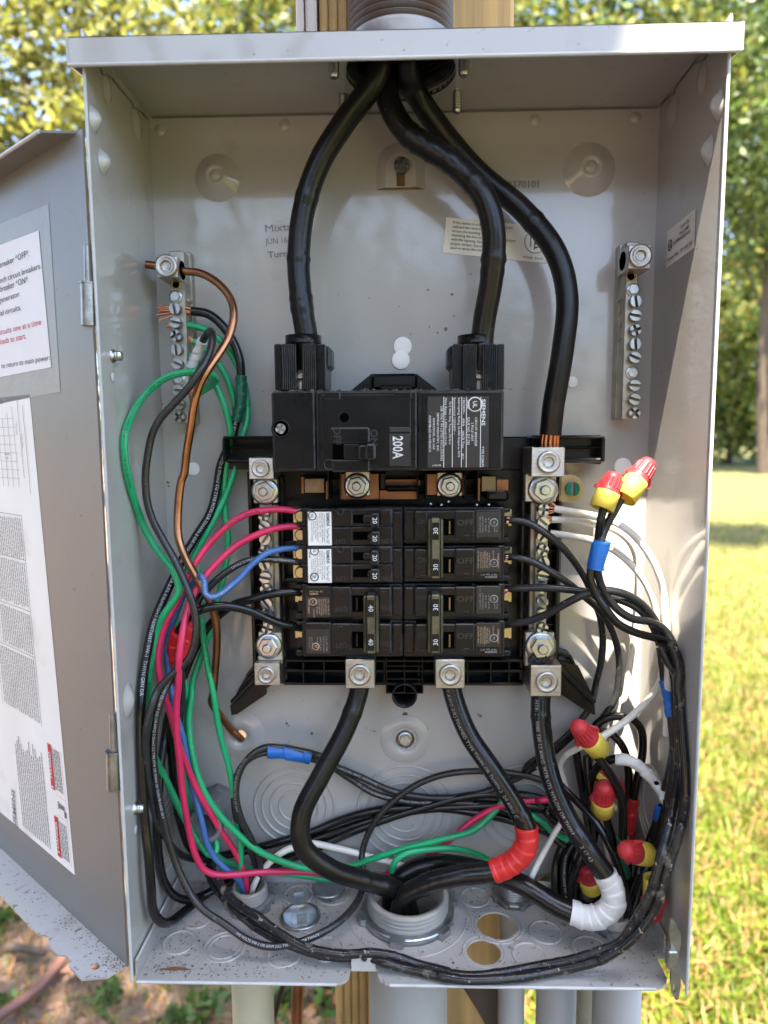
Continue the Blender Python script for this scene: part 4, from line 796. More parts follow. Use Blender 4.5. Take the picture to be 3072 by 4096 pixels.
# ------------------------------------------------------------------ branch breakers
BF = 52
def small_label(root, k, x0, y0, x1, y1, d, mt, ink, rot, seed, lines):
    b = MB(); b.pb(k, x0, y0, x1, y1, d-4, d, .0002); lb = b.build('label', mt, root); b = MB()
    for x, y, t, h_, w_, bo in lines: b.pt(k, x, y, d, t, h_, rot, 'l', bold=bo, wpx=w_)
    b.build('lettering', ink, lb); return lb
def tandem(y0, label, logo2):
    r = thing('tandem_breaker', label, 'circuit breaker', at('H', 650, y0+250, 20), 'tandem breakers in the upper left')
    b = MB(); b.pb('H', 345, y0+2, 1012, y0+252, 16, BF-8, .0008); b.pb('H', 375, y0+8, 945, y0+125, 30, BF, .0008); b.pb('H', 375, y0+129, 945, y0+250, 30, BF, .0008); b.pb('H', 540, y0+10, 680, y0+122, 40, BF+1, .0008); b.pb('H', 540, y0+132, 680, y0+246, 40, BF+.6, .0008)
    b.pb('H', 860, y0+12, 940, y0+120, 40, BF+1, .0008); b.pb('H', 945, y0+30, 1008, y0+228, 30, BF-3, .0008); b.build('body', BLK, r)
    b = MB()
    for i in (0, 1):
        yy = y0+i*125; b.pb('H', 305, yy+92, 372, yy+122, 16, BF-10, .0008); b.pb('H', 230, yy+98, 330, yy+126, 16, BF-26, .001); b.pb('H', 330, yy+4, 378, yy+16, 16, BF-6, .0008)
    b.build('terminal_ribs', BLK, r)
    b = MB()
    for i in (0, 1): c = at('H', 340, y0+55+i*122, BF-13); b.lathe([(.0042, 0), (.0042, .003), (.0034, .004)], c, FR, 16); b.box(c[0]-.006, c[0]+.003, -.038, -.024, c[2]-.005, c[2]+.005, .0004)
    b.build('terminal_screw', YZN, r)
    b = MB(); b.pb('H', 685, y0+48, 800, y0+103, 40, BF+.4, 0); b.pb('H', 685, y0+160, 800, y0+214, 40, BF+.4, 0); b.build('toggle_window', BLKD, r)
    for i, (xa, ya, xb, yb) in enumerate(((770, 38, 855, 134), (800, 160, 860, 250))):
        b = MB(); b.pb('H', xa+(30 if i == 0 else 0), y0+ya, xb, y0+yb, 40, BF+7, .001); b.pb('H', xa-20, y0+ya+14, xb-20, y0+yb-34, 40, BF+3, .001); tg = b.build('toggle', BLK, r)
        b = MB(); b.pt('H', 829, y0+(ya+yb)/2, BF+7, '20', 30, -90, bold=False); b.build('lettering', WINK, tg)
    b = MB(); c = at('H', 600, y0+28, BF+1); b.lathe([(.0024, 0), (.0024, .0003), (.0018, .0003), (.0018, 0)], c, FR, 20, cap=False); b.pb('H', 880, y0+27, 912, y0+31, 45, BF+1.3, 0); b.pt('H', 598, y0+222, BF+.6, 'OFF', 30, 180); b.pt('H', 905, y0+222, BF, 'ON', 30, 180); b.build('embossed_marks', EMB, r)
    ln = [(517, y0+32, 'SIEMENS', 20, 92, True), (517, y0+135, 'Type/Tipo QT', 17, 106, False), (494, y0+45, 'Interrupting Rating / Pouvoir de coupure', 9, 185, False), (478, y0+35, 'MAX RMS SYM AMPS / AMPS SYM EFF MAX', 9, 200, False), (464, y0+35, '10,000 / 120 / 240 V~  60 Hz', 9, 160, False), (450, y0+60, 'Circuit Breaker / Disjoncteur', 9, 170, False), (436, y0+60, '2-1 Pole/ 1-Pole Type', 9, 150, False), (424, y0+90, 'Issue No. N-20', 9, 90, False), (410, y0+90, 'CU-AL 60/75 C WIRE/FIL', 9, 140, False), (396, y0+45, 'LISTED', 9, 42, True)]
    lb = small_label(r, 'H', 384, y0+28, 541, y0+252, BF+.5, WHT, INK, -90, 1, ln)
    b = MB()
    for q in ((((413, 55),) if not logo2 else ((428, 40), (428, 212)))):
        c = at('H', q[0], y0+q[1], BF+.5); b.lathe([(.0030, .0002), (.0030, .0004), (.0024, .0004)], c, FR, 24, cap=False)
        b.pt('H', q[0], y0+q[1], BF+.5, 'UL' if q[1] < 100 else 'SP', 14, -90, bold=True)
    b.build('certification_mark', INK, lb)
tandem(880, 'uppermost tandem breaker on the left, two 20 toggles, red wires', False)
tandem(1128, 'second tandem breaker on the left, two 20 toggles, blue and grey wires', True)
def qp(side, yA, yB, k, num, label, group):
    # two-pole breaker: pole rectangles given by their upper edges, 243 px high
    r = thing('two_pole_breaker', label, 'circuit breaker', at(k, 650 if side < 0 else 1400, yB+243, 20), group)
    mir = (lambda x: x) if side < 0 else (lambda x: 2034-x)
    def B(mb, x0, y0, x1, y1, d0, d1, bv=.0008):
        a_, c_ = sorted((mir(x0), mir(x1))); mb.pb(k, a_, y0, c_, y1, d0, d1, bv)
    for i, y in enumerate((yA, yB)):
        b = MB(); B(b, 345, y+2, 1012, y+240, 16, BF-8); B(b, 368, y+24, 940, y+222, 30, BF-1); B(b, 368, y+16, 535, y+226, 40, BF); B(b, 545, y+22, 672, y+205, 40, BF+1.2); B(b, 858, y+26, 935, y+200, 40, BF+1.2); B(b, 945, y+26, 1008, y+214, 30, BF-4)
        B(b, 305, y+8, 350, y+34, 16, BF-14); B(b, 305, y+200, 350, y+236, 16, BF-14); B(b, 318, y+110, 352, y+196, 16, BF-20); b.build('pole', BLK, r)
        b = MB(); c = at(k, mir(340), y+72, BF-20); b.lathe([(.0036, 0), (.0036, .003)], c, FR, 16); b.box(c[0]-.005, c[0]+.005, -.030, -.020, c[2]-.006, c[2]+.006, .0004); b.build('terminal_screw', YZN, r)
        b = MB(); B(b, 678, y+80, 760, y+185, 40, BF+.3, 0); b.build('toggle_window', BLKD, r)
        b = MB(); B(b, 704, y+92, 714, y+176, 40, BF+.8, 0); b.build('toggle_edge', BRZ if side > 0 else BLK, r)
        b = MB(); rt = 180 if side < 0 else 0
        b.pt(k, mir(605), y+(165 if side < 0 else 100), BF+1.2, 'OFF', 38 if side > 0 else 34, rt, bold=side > 0, wpx=118 if side > 0 else None); b.build('off_mark', EMB, r); b = MB(); b.pt(k, mir(893), y+(155 if side < 0 else 95), BF+1.2, 'ON', 34, rt, wpx=64); b.build('on_mark', EMB, r); b = MB()
        q = at(k, mir(600), y+(52 if side < 0 else 198), BF+1.2); b.lathe([(.0022, 0), (.0022, .0003), (.0017, .0003)], q, FR, 4, cap=False, a0=.785); b.pb(k, mir(885)-18, y+(50 if side < 0 else 196), mir(885)+18, y+(54 if side < 0 else 200), 45, BF+1.5, 0)
        b.build('position_marks', EMB, r)
        alt = (i == 0) == (side > 0)
        if side < 0:
            if i == 0: ln = [(520, y+98, '2 Poles  Type/Tipo QP', 10, 110, False), (504, y+98, 'Interrupting Rating', 10, 105, False), (490, y+98, 'Pouvoir de Coupure', 10, 105, False), (474, y+98, 'MAX RMS SYM AMPS.', 11, 115, False), (459, y+98, 'AMP SYM EFF MAX', 11, 105, False), (444, y+98, '10,000  120/240V~', 10, 110, False), (424, y+165, 'C.B./DIV. ISSUE NO.', 10, 60, False), (390, y+98, 'LISTED E82615', 10, 100, True)]
            else: ln = [(508, y+105, 'CU-AL 60/75 C WIRE', 10, 100, False), (488, y+105, 'CONDUCTOR/FIL 60/75 C', 10, 105, False), (468, y+110, 'AWG 8  6-4', 11, 90, False), (448, y+110, 'lb-in/lb-po 40 45', 10, 95, False), (412, y+110, 'mm2 8.4 13/22.2', 10, 90, False), (396, y+110, 'N m 4.5 5.1', 10, 80, False)]
            lb = small_label(r, k, 372, y+(88 if i == 0 else 60), 534, y+222, BF+.3, EBLK, OINK if i == 0 else GINK, -90, 3, ln)
            b = MB()
            if i == 0: b.pt(k, 395, y+50, BF+.2, 'HACR Type.  40 C', 12, 0, 'l', wpx=92); b.pt(k, 395, y+66, BF+.2, 'SIEMENS', 12, 0, 'l', wpx=58, bold=True)
            c = at(k, 418 if i == 0 else 437, y+(118 if i == 0 else 172), BF+.3); b.lathe([(.0026, .0002), (.0026, .0005), (.0020, .0005)], c, FR, 24, cap=False); b.pt(k, 418 if i == 0 else 437, y+(118 if i == 0 else 172), BF+.3, 'UL' if i == 0 else 'SP', 14, -90, bold=True); b.build('certification_mark', OINK, lb)
        else:
            if i == 1: ln = [(mir(520), y+150, '2 Poles Type/Tipo QP', 10, 115, False), (mir(504), y+150, 'Interrupting Rating', 10, 110, False), (mir(490), y+150, 'Pouvoir de Coupure', 10, 105, False), (mir(476), y+150, 'MAX RMS SYM AMPS.', 11, 118, False), (mir(461), y+150, 'AMP SYM.EFF MAX', 11, 108, False), (mir(446), y+150, '10,000 120/240 V~', 10, 110, False), (mir(420), y+90, 'C.B./DIV. ISSUE NO.', 9, 60, False), (mir(388), y+150, 'LISTED E82615', 10, 100, True)]
            else: ln = [(mir(508), y+170, 'CU-AL 60/75 C WIRE', 10, 110, False), (mir(490), y+170, 'CONDUCTOR/FIL 60/75 C', 10, 110, False), (mir(470), y+160, 'AWG 14-8', 11, 85, False), (mir(450), y+165, 'lb-in/lb-po 25', 10, 95, False), (mir(412), y+165, 'mm2 2.1-13.3', 10, 90, False), (mir(396), y+165, 'N m 2.8', 10, 60, False)]
            lb = small_label(r, k, mir(534), y+(18 if i == 1 else 30), mir(372), y+(176 if i == 1 else 200), BF+.3, EBLK, OINK if i == 1 else GINK, 90, 3, ln)
            b = MB(); c = at(k, mir(415), y+(115 if i == 1 else 100), BF+.3); b.lathe([(.0028, .0002), (.0028, .0005), (.0022, .0005)], c, FR, 24, cap=False); b.pt(k, mir(415), y+(115 if i == 1 else 100), BF+.3, 'UL' if i == 1 else 'SP', 14, 90, bold=True)
            if i == 1: b.pt(k, mir(395), y+193, BF+.2, 'HACR Type. 40 C', 12, 180, 'l', wpx=110); b.pt(k, mir(395), y+208, BF+.2, 'SIEMENS', 12, 180, 'l', wpx=80, bold=True)
            b.build('certification_mark', GINK, lb)
    x0, x1 = sorted((mir(752), mir(852))); yt, yb = yA+(80 if side < 0 else 75), yB+222
    b = MB(); b.pb(k, x0+22, yt, x1-22, yb, 44, BF+10, .0006); b.pb(k, x0, yt+4, x0+24, yb-4, 44, BF+7, .0012); b.pb(k, x1-24, yt+4, x1, yb-4, 44, BF+7, .0012); tie = b.build('handle_tie', OLV, r)
    for i, y in enumerate((yA, yB)):
        ym = yt+82 if i == 0 else yb-78; xm = (x0+x1)/2
        b = MB(); b.pb(k, xm-24, ym-58, xm+24, ym+60, 44, BF+10.3, .0003); w_ = b.build('toggle', BLK, tie); b = MB(); b.pt(k, xm, ym, BF+10.3, num, 32, -90 if side < 0 else 90); b.build('lettering', WINK, w_)
qp(-1, 225, 467, 'I', '40', 'two-pole 40 breaker with a steel handle tie at the lower left', 'two-pole breakers')
qp(1, 878, 1132, 'H', '30', 'upper right two-pole 30 breaker with a scratched handle tie', 'two-pole breakers')
qp(1, 1385, 1630, 'H', '30', 'lower right two-pole 30 breaker just above the feeder lug', 'two-pole breakers')
# ------------------------------------------------------------------ wires and cables
def clampin(u, v, d, r):
    p = P(u, v, -d/1000); lim = W2-.0005-r
    if p[0] < -lim: p = PX(u, v, -lim)
    elif p[0] > lim: p = PX(u, v, lim)
    if p[2] < r+.001: p = PZ(u, v, r+.001)
    if p[1] > -r: p = P(u, v, -r-.0003)
    return p
def route(spec, r, inside=True):
    k = 'V'; pts = []
    for t in spec.split():
        if t.isalpha() and len(t) == 1: k = t; continue
        if t[0] == '@': pts.append(('abs', [float(c)/1000 for c in t[1:].split(',')])); continue
        c = [float(q) for q in t.split(',')]; pts.append(('px', uv(k, c[0], c[1]), c[2] if len(c) > 2 else None))
    px = [p for p in pts if p[0] == 'px']; ks = [i for i, p in enumerate(px) if p[2] is not None]
    s = np.concatenate([[0], np.cumsum([math.dist(px[i][1], px[i+1][1]) for i in range(len(px)-1)])])
    dep = np.interp(s, [s[i] for i in ks], [px[i][2] for i in ks]); out = []; j = 0
    for p in pts:
        if p[0] == 'abs': out.append(np.array(p[1])); continue
        out.append(clampin(p[1][0], p[1][1], dep[j], r) if inside else P(p[1][0], p[1][1], -dep[j]/1000)); j += 1
    return spline(out, .0025)
def nearest(path, k, x, y):
    u, v = uv(k, x, y); return int(np.argmin([(a-u)**2+(b-v)**2 for a, b in (proj(p) for p in path)]))
def tape(path, i0, i1, r, root, m, name='tape', seed=0, coil=.0068, rs=1, off=(0, 0, 0)):
    # wound tape: every turn laps over the last one along a slanted edge, with a few wrinkles and a lifted end
    i0, i1 = sorted((i0, i1)); r = r*rs; seg = path[i0:i1+1]+np.array(off); seg = spline(seg[::4] if len(seg) > 10 else seg, .0006)
    s = np.concatenate([[0], np.cumsum(np.linalg.norm(np.diff(seg, axis=0), axis=1))]); n = 26; N, B, T = frames(seg); th = np.arange(n)*2*math.pi/n
    sl = s[:, None]+.0016*np.cos(th+seed)[None, :]+.0012*np.sin(s*170+seed)[:, None]; q = (sl/coil) % 1; turn = np.floor(sl/coil)
    wob = .00016*np.sin(turn*2.7+th[None, :]*2+seed)+.00012*np.sin(th[None, :]*5+s[:, None]*260+seed)
    rr = r*1.06+.00035+.00075*(1-q)*np.clip(q/.07, 0, 1)+wob; rr[-6:] += .0005*np.clip(np.cos(th+1.0), 0, 1)[None, :]
    V = (seg[:, None, :]+rr[:, :, None]*(np.cos(th)[None, :, None]*N[:, None, :]+np.sin(th)[None, :, None]*B[:, None, :])).reshape(-1, 3)
    F = [(j*n+i, j*n+(i+1) % n, (j+1)*n+(i+1) % n, (j+1)*n+i) for j in range(len(seg)-1) for i in range(n)]
    b = MB(); b.add(V, F, 0, True); b.add(V[:n], [tuple(range(n))]); b.add(V[-n:], [tuple(range(n))]); return b.build(name, m, root)
def lettering(path, r, text, s0, h, root, m, flip=False, ang=0, bold=False, track=1.05):
    d = np.concatenate([[0], np.cumsum(np.linalg.norm(np.diff(path, axis=0), axis=1))]); L = d[-1]
    pa = path[::-1] if flip else path; dd = (L-d[::-1]) if flip else d
    V, F, w = text2d(text, bold, track); d_ = np.gradient(pa, axis=0); T = d_/np.linalg.norm(d_, axis=1)[:, None]
    vis = V*np.array([h, h])
    keep = (s0+vis[:, 0] < L-.003)
    sx = np.clip(s0+vis[:, 0], 0, L); p = np.stack([np.interp(sx, dd, pa[:, i]) for i in range(3)], 1); t = np.stack([np.interp(sx, dd, T[:, i]) for i in range(3)], 1); t /= np.linalg.norm(t, axis=1)[:, None]
    nn = CAM-p; nn -= (nn*t).sum(1)[:, None]*t; nn /= np.linalg.norm(nn, axis=1)[:, None]; bb = np.cross(nn, t)
    a = (vis[:, 1]-h*.5)/r+ang; q = p+(r+.00018)*(np.cos(a)[:, None]*nn+np.sin(a)[:, None]*bb)
    F = [f for f in F if all(keep[i] for i in f)]
    b = MB(); b.add(q, F); return b.build('lettering', m, root)
PRT = 'SOUTHWIRE E51583 F (UL) (10 AWG) 5.26mm2 CU TYPE MTW OR THWN OR THHN PR II AND GR II 600 VOLTS VW-1 OR AWM  '
def strands(root, p0, p1, n=7, r=.0005, spread=.0014, m=None):
    b = MB(); p0 = np.asarray(p0); p1 = np.asarray(p1); ax = p1-p0
    for i in range(n):
        o = np.array([rng.normal()*spread*.4, rng.normal()*spread*.6, rng.normal()*spread]); b.tube([p0+o*.5, p0+ax*.5+o*.8, p1+o*1.1+ax*rng.uniform(-.1, .1)], r, 6)
    return b.build('bare_end', m or COPB, root)
def wire(label, m, r, spec, tapes=(), prints=(), ends=(), name='wire', cat='wire', group=None, n=10, inside=True, part='insulation', bumps=0):
    path = route(spec, r/1000, inside); root = thing(name, label, cat, path[0], group)
    rr = np.full(len(path), r/1000.)
    if bumps:
        s = np.arange(len(path)); 
        for c_ in rng.uniform(.05, .95, bumps): rr *= 1+.085*np.exp(-((s-c_*len(path))/.7)**2)
    MB().tube(path, rr, n).build(part, m, root)
    for i, (tm, a, b_, *o) in enumerate(tapes): tape(path, nearest(path, *a), nearest(path, *b_), r/1000, root, tm, seed=i+len(path), **(o[0] if o else {}))
    for t, s0, h, mt, *o in prints: lettering(path, r/1000, t, s0, h, root, mt, **(o[0] if o else {}))
    for k, x0, y0, x1, y1, d, *o in ends: strands(root, at(k, x0, y0, d), at(k, x1, y1, d), *o)
    return root, path
GA = 'ground wires at the left ground bar'
# heavy service cables
wire('leftmost thick black cable from the top conduit to the main breaker', CABLE, 7.6, '@-12,-52,680 V 822,118,55 808,175,52 745,262,46 690,352,42 657,450,40 645,560,40 652,660,42 663,735,42 664,800,42', name='service_cable', cat='cable', n=22, part='jacket', group='service cables from above', bumps=6)
wire('middle thick black cable with bent ridges ending in the main breaker', CABLE, 7.6, '@-2,-36,680 V 838,160,40 838,215,44 878,285,46 985,358,50 1045,425,54 1066,500,54 1062,600,50 1045,700,44 1036,800,42', name='service_cable', cat='cable', n=22, part='jacket', group='service cables from above', bumps=14)
rt, pa = wire('rightmost thick black cable ending in bare strands at the neutral lug', CABLE, 7.4, '@12,-50,680 V 880,150,50 895,195,38 945,270,28 1030,370,22 1130,455,26 1200,545,34 1225,640,38 1215,760,40 1195,880,38 1189,938,36', name='service_cable', cat='cable', n=22, part='jacket', group='service cables from above', bumps=4)
b = MB()
for i in range(11):
    a_ = i*math.pi*2/11; o = np.array([.0052*math.cos(a_), .0052*math.sin(a_), 0]); b.tube([at('V', 1189, 934, 36)+o, at('V', 1187, 955, 35)+o*1.05, at('V', 1186, 985, 34)+o], .0017, 7)
b.build('bare_strands', COP, rt)
wire('thick black cable from the left feeder lug curling into the wide conduit', CABLE, 6.9, 'V 779,1440,36 776,1490,38 748,1572,46 695,1672,56 652,1760,64 655,1828,66 715,1878,60 800,1905,46 862,1928,38 @8,-34,-20 @8,-34,-150', name='feeder_cable', cat='cable', n=22, part='jacket', group='feeder cables to the wide conduit', bumps=3)
wire('thick black cable from the right feeder lug wrapped with red tape', CABLE2, 6.9, 'V 972,1440,36 977,1492,38 1010,1582,44 1062,1660,50 1112,1738,54 1140,1800,58 1122,1850,60 1072,1880,60 1000,1890,58 925,1908,52 872,1942,48 @-6,-44,-25 @-6,-42,-150', [(TRED, ('V', 1136, 1782), ('V', 1068, 1881))], [('2/0 AWG (UL) FOAMED TYPE THHN OR THWN-2  2/0 AWG CU', .012, .0024, GINK, dict(flip=False, ang=-.5))], name='feeder_cable', cat='cable', n=22, part='jacket', group='feeder cables to the wide conduit', bumps=5)
wire('thick black cable from the charred neutral lug wrapped with white tape', CABLE2, 6.9, 'V 1180,1450,34 1168,1510,38 1172,1590,44 1190,1680,52 1228,1768,60 1280,1848,68 1318,1908,72 1325,1950,74 1285,1982,72 1215,1962,66 1130,1912,56 1040,1880,40 950,1866,24 890,1880,22 850,1915,24 @-10,-24,-30 @-8,-28,-150', [(TWHT, ('V', 1308, 1888), ('V', 1208, 1956))], [('MTR: LT 9000 330 12 AWG  MTR UTL NYLON OR THWN-2  12 17 43', .02, .0024, GINK, dict(ang=-.4))], name='feeder_cable', cat='cable', n=22, part='jacket', group='feeder cables to the wide conduit', bumps=4)
# left bundle
wire('bare copper wire looping from the left ground bar lug down to the back wall', COP, 2.75, 'D 970,262,26 1040,272,26 1210,305,26 1330,320,28 1450,390,32 1530,490,36 1552,600,40 1520,740,44 1450,860,50 1380,960,56 1330,1050,58 1290,1180,58 1265,1350,56 1240,1500,54 1220,1659,52 G 1205,200,52 1180,420,54 1185,580,56 1230,710,58 1310,860,60 1380,980,58 1430,1120,50 1440,1280,42 1430,1450,36 1415,1600,30 K 742,190,20 800,270,14 870,360,6 925,412,3 S 975,2965,-8', name='copper_wire', part='conductor', inside=False)
wire('green wire making a wide loop left over the ground bar', WGRN, 2.45, 'D 1330,1110,26 1400,1062,34 1432,1025,42 1390,985,50 1250,977,54 1100,1015,56 960,1130,58 870,1270,60 825,1420,60 G 835,100,58 862,230,58 920,420,58 990,580,58 1070,700,60 1150,800,62 1185,900,62 1188,940,62 1130,1030,62 1078,1110,62 1050,1200,60 1020,1330,60 990,1500,60 K 325,170,58 330,330,56 340,480,54 378,580,50 450,720,44 520,870,40 600,1020,36 680,1140,34 735,1195,34 772,1165,32 765,1060,26 745,1000,14', prints=[('N OR TWN75 600 VOLTS FT1 Lm-ANCE 90C - RoHS   SOUTHWIRE E51583 (UL) (AWG 10) 5.26mm2 CU TYPE MTW OR THWN   ', .025, .00145, INK, dict(flip=False)), ('OR GASOLINE AND OIL RESISTANT II', .30, .00145, INK)], ends=[('D', 1330, 1110, 1245, 1100, 26)], group=GA)
wire('green wire from the third ground screw arching right of the copper wire', WGRN, 2.3, 'D 1240,662,16 1330,680,16 1420,730,16 1490,795,14 1560,900,12 1615,1030,12 1640,1150,12 1640,1300,14 1605,1420,16 G 1560,120,18 1530,220,20 1480,340,22 1400,500,26 1310,660,30 1240,800,34 1190,960,36 1165,1150,36 1180,1320,34 1220,1500,32 1245,1659,30 K 580,200,26 575,400,22 565,600,20 570,760,18 600,900,16 690,1060,12 760,1180,12 830,1235,14 920,1268,16 L 0,1330,18 260,1360,20 400,1345,20', prints=[('VOLTS FT1 SOUTHWIRE E51583 (UL) 5.26mm2 CU', .03, .00145, INK, dict(ang=.3))], ends=[('D', 1240, 662, 1180, 660, 16), ('D', 1150, 662, 1115, 668, 16)], group=GA)
wire('green wire from the fourth ground screw running straight down to the grey nipple', WGRN, 2.3, 'D 1285,770,14 1380,842,14 1470,950,14 1530,1080,12 1560,1230,12 1560,1400,12 G 1500,120,14 1460,280,16 1390,400,20 1350,520,24 1315,680,28 1312,850,32 1330,1050,34 1350,1250,36 1382,1450,36 1420,1640,36 K 782,320,32 820,480,30 858,620,28 882,760,28 905,950,28 935,1150,28 932,1300,28 930,1440,26', prints=[('600 VOLTS VW-1 OR AWM  TYPE MTW OR THWN OR', .20, .00145, INK, dict(ang=.3))], ends=[('D', 1285, 770, 1230, 740, 14)], group=GA)
wire('green wire from the fifth ground screw sweeping right across the box bottom', WGRN, 2.4, 'D 1262,862,14 1360,960,20 1430,1060,24 1490,1200,24 1525,1350,22 1520,1480,20 G 1490,200,18 1492,400,18 1512,560,18 1505,700,20 1478,860,22 1440,1000,24 1400,1180,26 1330,1380,28 1275,1560,30 K 610,130,32 590,280,34 600,440,36 635,620,38 690,770,38 780,910,36 900,1040,34 1050,1165,32 1200,1235,30 1350,1280,28 1500,1297,26 L 200,1300,22 350,1265,20 480,1220,22 700,1150,24 950,1088,22 1150,1030,18 1270,930,14 1345,840,10', ends=[('D', 1262, 862, 1225, 830, 14)], group=GA)
wire('black wire from the second ground screw, wrapped lower with dark green tape', WBLK, 3.2, 'D 1272,572,18 1380,590,18 1480,672,18 1560,800,18 1592,900,18 1600,1000,18 1592,1200,18 1555,1350,18 1530,1440,18 G 1465,100,20 1440,250,22 1395,420,26 1310,560,32 1225,700,38 1150,850,44 1080,1000,50 1020,1150,58 975,1350,66 950,1500,70 K 272,200,76 268,400,78 278,700,80 300,1000,82 322,1200,84 338,1400,84 352,1560,80 400,1635,74 470,1635,60 570,1560,44 700,1460,28 800,1400,18 L 60,1170,12 300,1060,10 600,945,8 850,870,8 1050,815,8 1250,790,8 1500,800,10 1650,835,12', [(TGRN, ('D', 1600, 1010), ('D', 1545, 1360))], [('SOUTHWIRE E51583 (UL) (8 AWG) 8.37mm2 CU TYPE MTW OR THWN-2 OR THHN 600 VOLTS GR II PR II SUNLIGHT RESISTANT  VW-1  THWN GRN OR', .08, .0021, PINK, dict(flip=False, ang=0)), ], [('D', 1272, 572, 1150, 568, 18, 9, .0007, .003), ('D', 1150, 570, 1060, 572, 18, 9, .0007, .003)], n=12, group=GA)
wire('charcoal wire with a white taped stub crossing in front of the ground bar', WGRY, 2.5, 'D 1268,945,24 1315,830,28 1355,752,34 1393,705,42 1412,730,50 1390,850,58 1330,960,64 1250,1080,66 1150,1190,66 1060,1290,66 1010,1390,66 980,1530,66 G 965,180,66 978,350,66 1020,480,66 1080,590,66 1160,730,68 1220,860,70 1270,990,72 1300,1130,72 1295,1260,72 1260,1370,72 1200,1440,72 1120,1510,74 1050,1590,76 K 345,200,80 312,330,82 305,500,80 320,700,76 352,880,70 400,1010,60 450,1100,50 520,1180,36 620,1222,20 760,1225,8', [(TWHT, ('D', 1268, 945), ('D', 1350, 765))], [], bumps=0)
wire('charcoal wire with white print sweeping low across the box floor to the right', WGRY, 2.5, 'G 1190,1400,66 1150,1490,68 1095,1590,70 K 408,150,74 375,280,76 356,430,76 360,600,74 385,780,72 420,950,70 460,1120,70 520,1290,70 600,1450,72 690,1560,76 830,1655,80 N 1550,1040,82 1645,1102,84 O 150,1015,84 350,995,82 550,925,76 720,825,66 850,700,52 920,580,40 945,470,28 L 410,1200,16 450,1060,12 530,930,11 640,820,11 780,725,11 950,662,11 1150,638,11 1400,650,12 1580,690,14 1650,720,14', prints=[('SOUTHWIRE E51583 F (UL) (10 AWG) 5.26mm2 CU TYPE MTW OR THWN OR THHN PR II AND GR II', .012, .0015, PINK, dict(flip=False)), ('600 VOLTS VW-1 OR AWM (UL) T90 NYLON OR TWN75', .215, .0015, PINK)])
wire('red wire from the topmost terminal dropping into the grey nipple', WRED, 2.3, 'H 345,915,36 225,892,38 100,898,40 0,915,42 G 1560,465,44 1480,530,46 1390,620,48 1310,730,52 1240,860,56 1180,1000,58 1110,1130,60 1070,1250,60 1050,1380,60 1060,1500,60 1090,1620,60 K 470,270,56 510,420,54 552,540,50 600,660,46 660,790,42 730,910,38 800,1030,34 870,1130,30 930,1240,28 965,1340,28 975,1440,26', prints=[('SOUTHWIRE 12 AWG THHN', .03, .0012, INK)])
wire('red wire from the second terminal turning right along the box bottom', WRED, 2.4, 'H 330,1003,36 180,1015,40 0,1080,44 G 1560,640,46 1460,730,50 1370,830,54 1290,950,60 1240,1080,66 1210,1230,72 1190,1380,74 1183,1560,70 K 508,200,66 510,400,62 528,560,58 545,750,54 570,920,50 600,1080,46 640,1210,44 690,1290,42 770,1325,40 900,1325,36 1100,1306,30 1300,1305,26 1500,1318,22 L 330,1335,16 560,1330,14 740,1262,14 900,1170,14 1000,1090,14 1150,965,12 1280,890,12 1450,842,12 1640,826,14 M 250,832,16 320,830,16')
wire('blue wire hooked around the bare copper wire', WBLU, 2.2, 'H 345,1150,36 300,1148,38 200,1158,42 100,1190,48 0,1270,54 G 1600,840,58 1520,912,64 1460,958,70 1400,978,72 1362,950,72 1358,885,70 1340,842,66 1310,850,58 1270,900,50 1220,960,46 1180,1060,44 1130,1180,46 1110,1330,48 1120,1500,48 1150,1655,48 K 492,220,46 540,380,44 570,520,42 602,700,42 640,830,40 680,990,40 712,1120,38 760,1210,36 840,1290,34 920,1362,30 955,1440,26', prints=[('THHN 600 VOLTS CANCE-90 C-600', .06, .0013, PINK)])
wire('charcoal wire from the fourth terminal on the left dropping behind the red tape', WGRY, 2.5, 'H 345,1245,36 310,1240,38 150,1224,42 0,1228,46 G 1560,772,48 1450,850,50 1380,920,52 1320,990,54 1300,1060,56 1260,1180,56 1220,1300,56 1200,1410,54 K 545,100,44 530,300,34 520,500,26 525,700,20 560,880,14 600,960,10 680,1040,10', [(TRED, ('G', 1310, 1010), ('G', 1195, 1400), dict(coil=.009, rs=1.35))], [('SOUTHWIRE FT1 c-ANCE 600 VOLTS TWN75', .004, .0015, PINK)])
wire('upper black wire from the 40 breaker curving down under the copper', WBLK, 3.0, 'H 345,1445,34 300,1440,36 150,1452,40 0,1492,40 G 1560,1022,38 1450,1100,34 1380,1175,32 1310,1290,32 1250,1420,32 1200,1560,32 1170,1659,32 K 460,250,32 430,420,30 405,600,30 390,800,34 380,1000,38 392,1200,44 430,1380,48 500,1468,44 600,1490,36 750,1430,24 860,1370,14 L 80,1100,10 300,1020,8 600,930,7 900,885,7 1200,870,8 1450,860,10 1650,880,12', ends=[('H', 335, 1445, 385, 1455, 36)], n=12)
wire('lower black wire from the 40 breaker, wrapped with red tape on the left', WBLK, 3.1, 'I 345,515,34 300,508,36 180,482,42 60,430,48 0,405,50 G 1550,1042,54 1430,1036,58 1310,1072,60 1230,1140,58 1172,1240,52 1152,1360,46 1150,1480,42 1155,1620,38 K 470,400,34 480,600,32 500,800,28 540,1000,22 600,1150,16 700,1210,10 900,1180,8 L 70,1045,7 250,970,6 500,900,6 780,878,6 1000,890,7 1250,930,8 1450,980,10 1650,1045,12', [(TRED, ('G', 1185, 1210), ('G', 1148, 1470), dict(coil=.010, rs=1.3))], n=12)
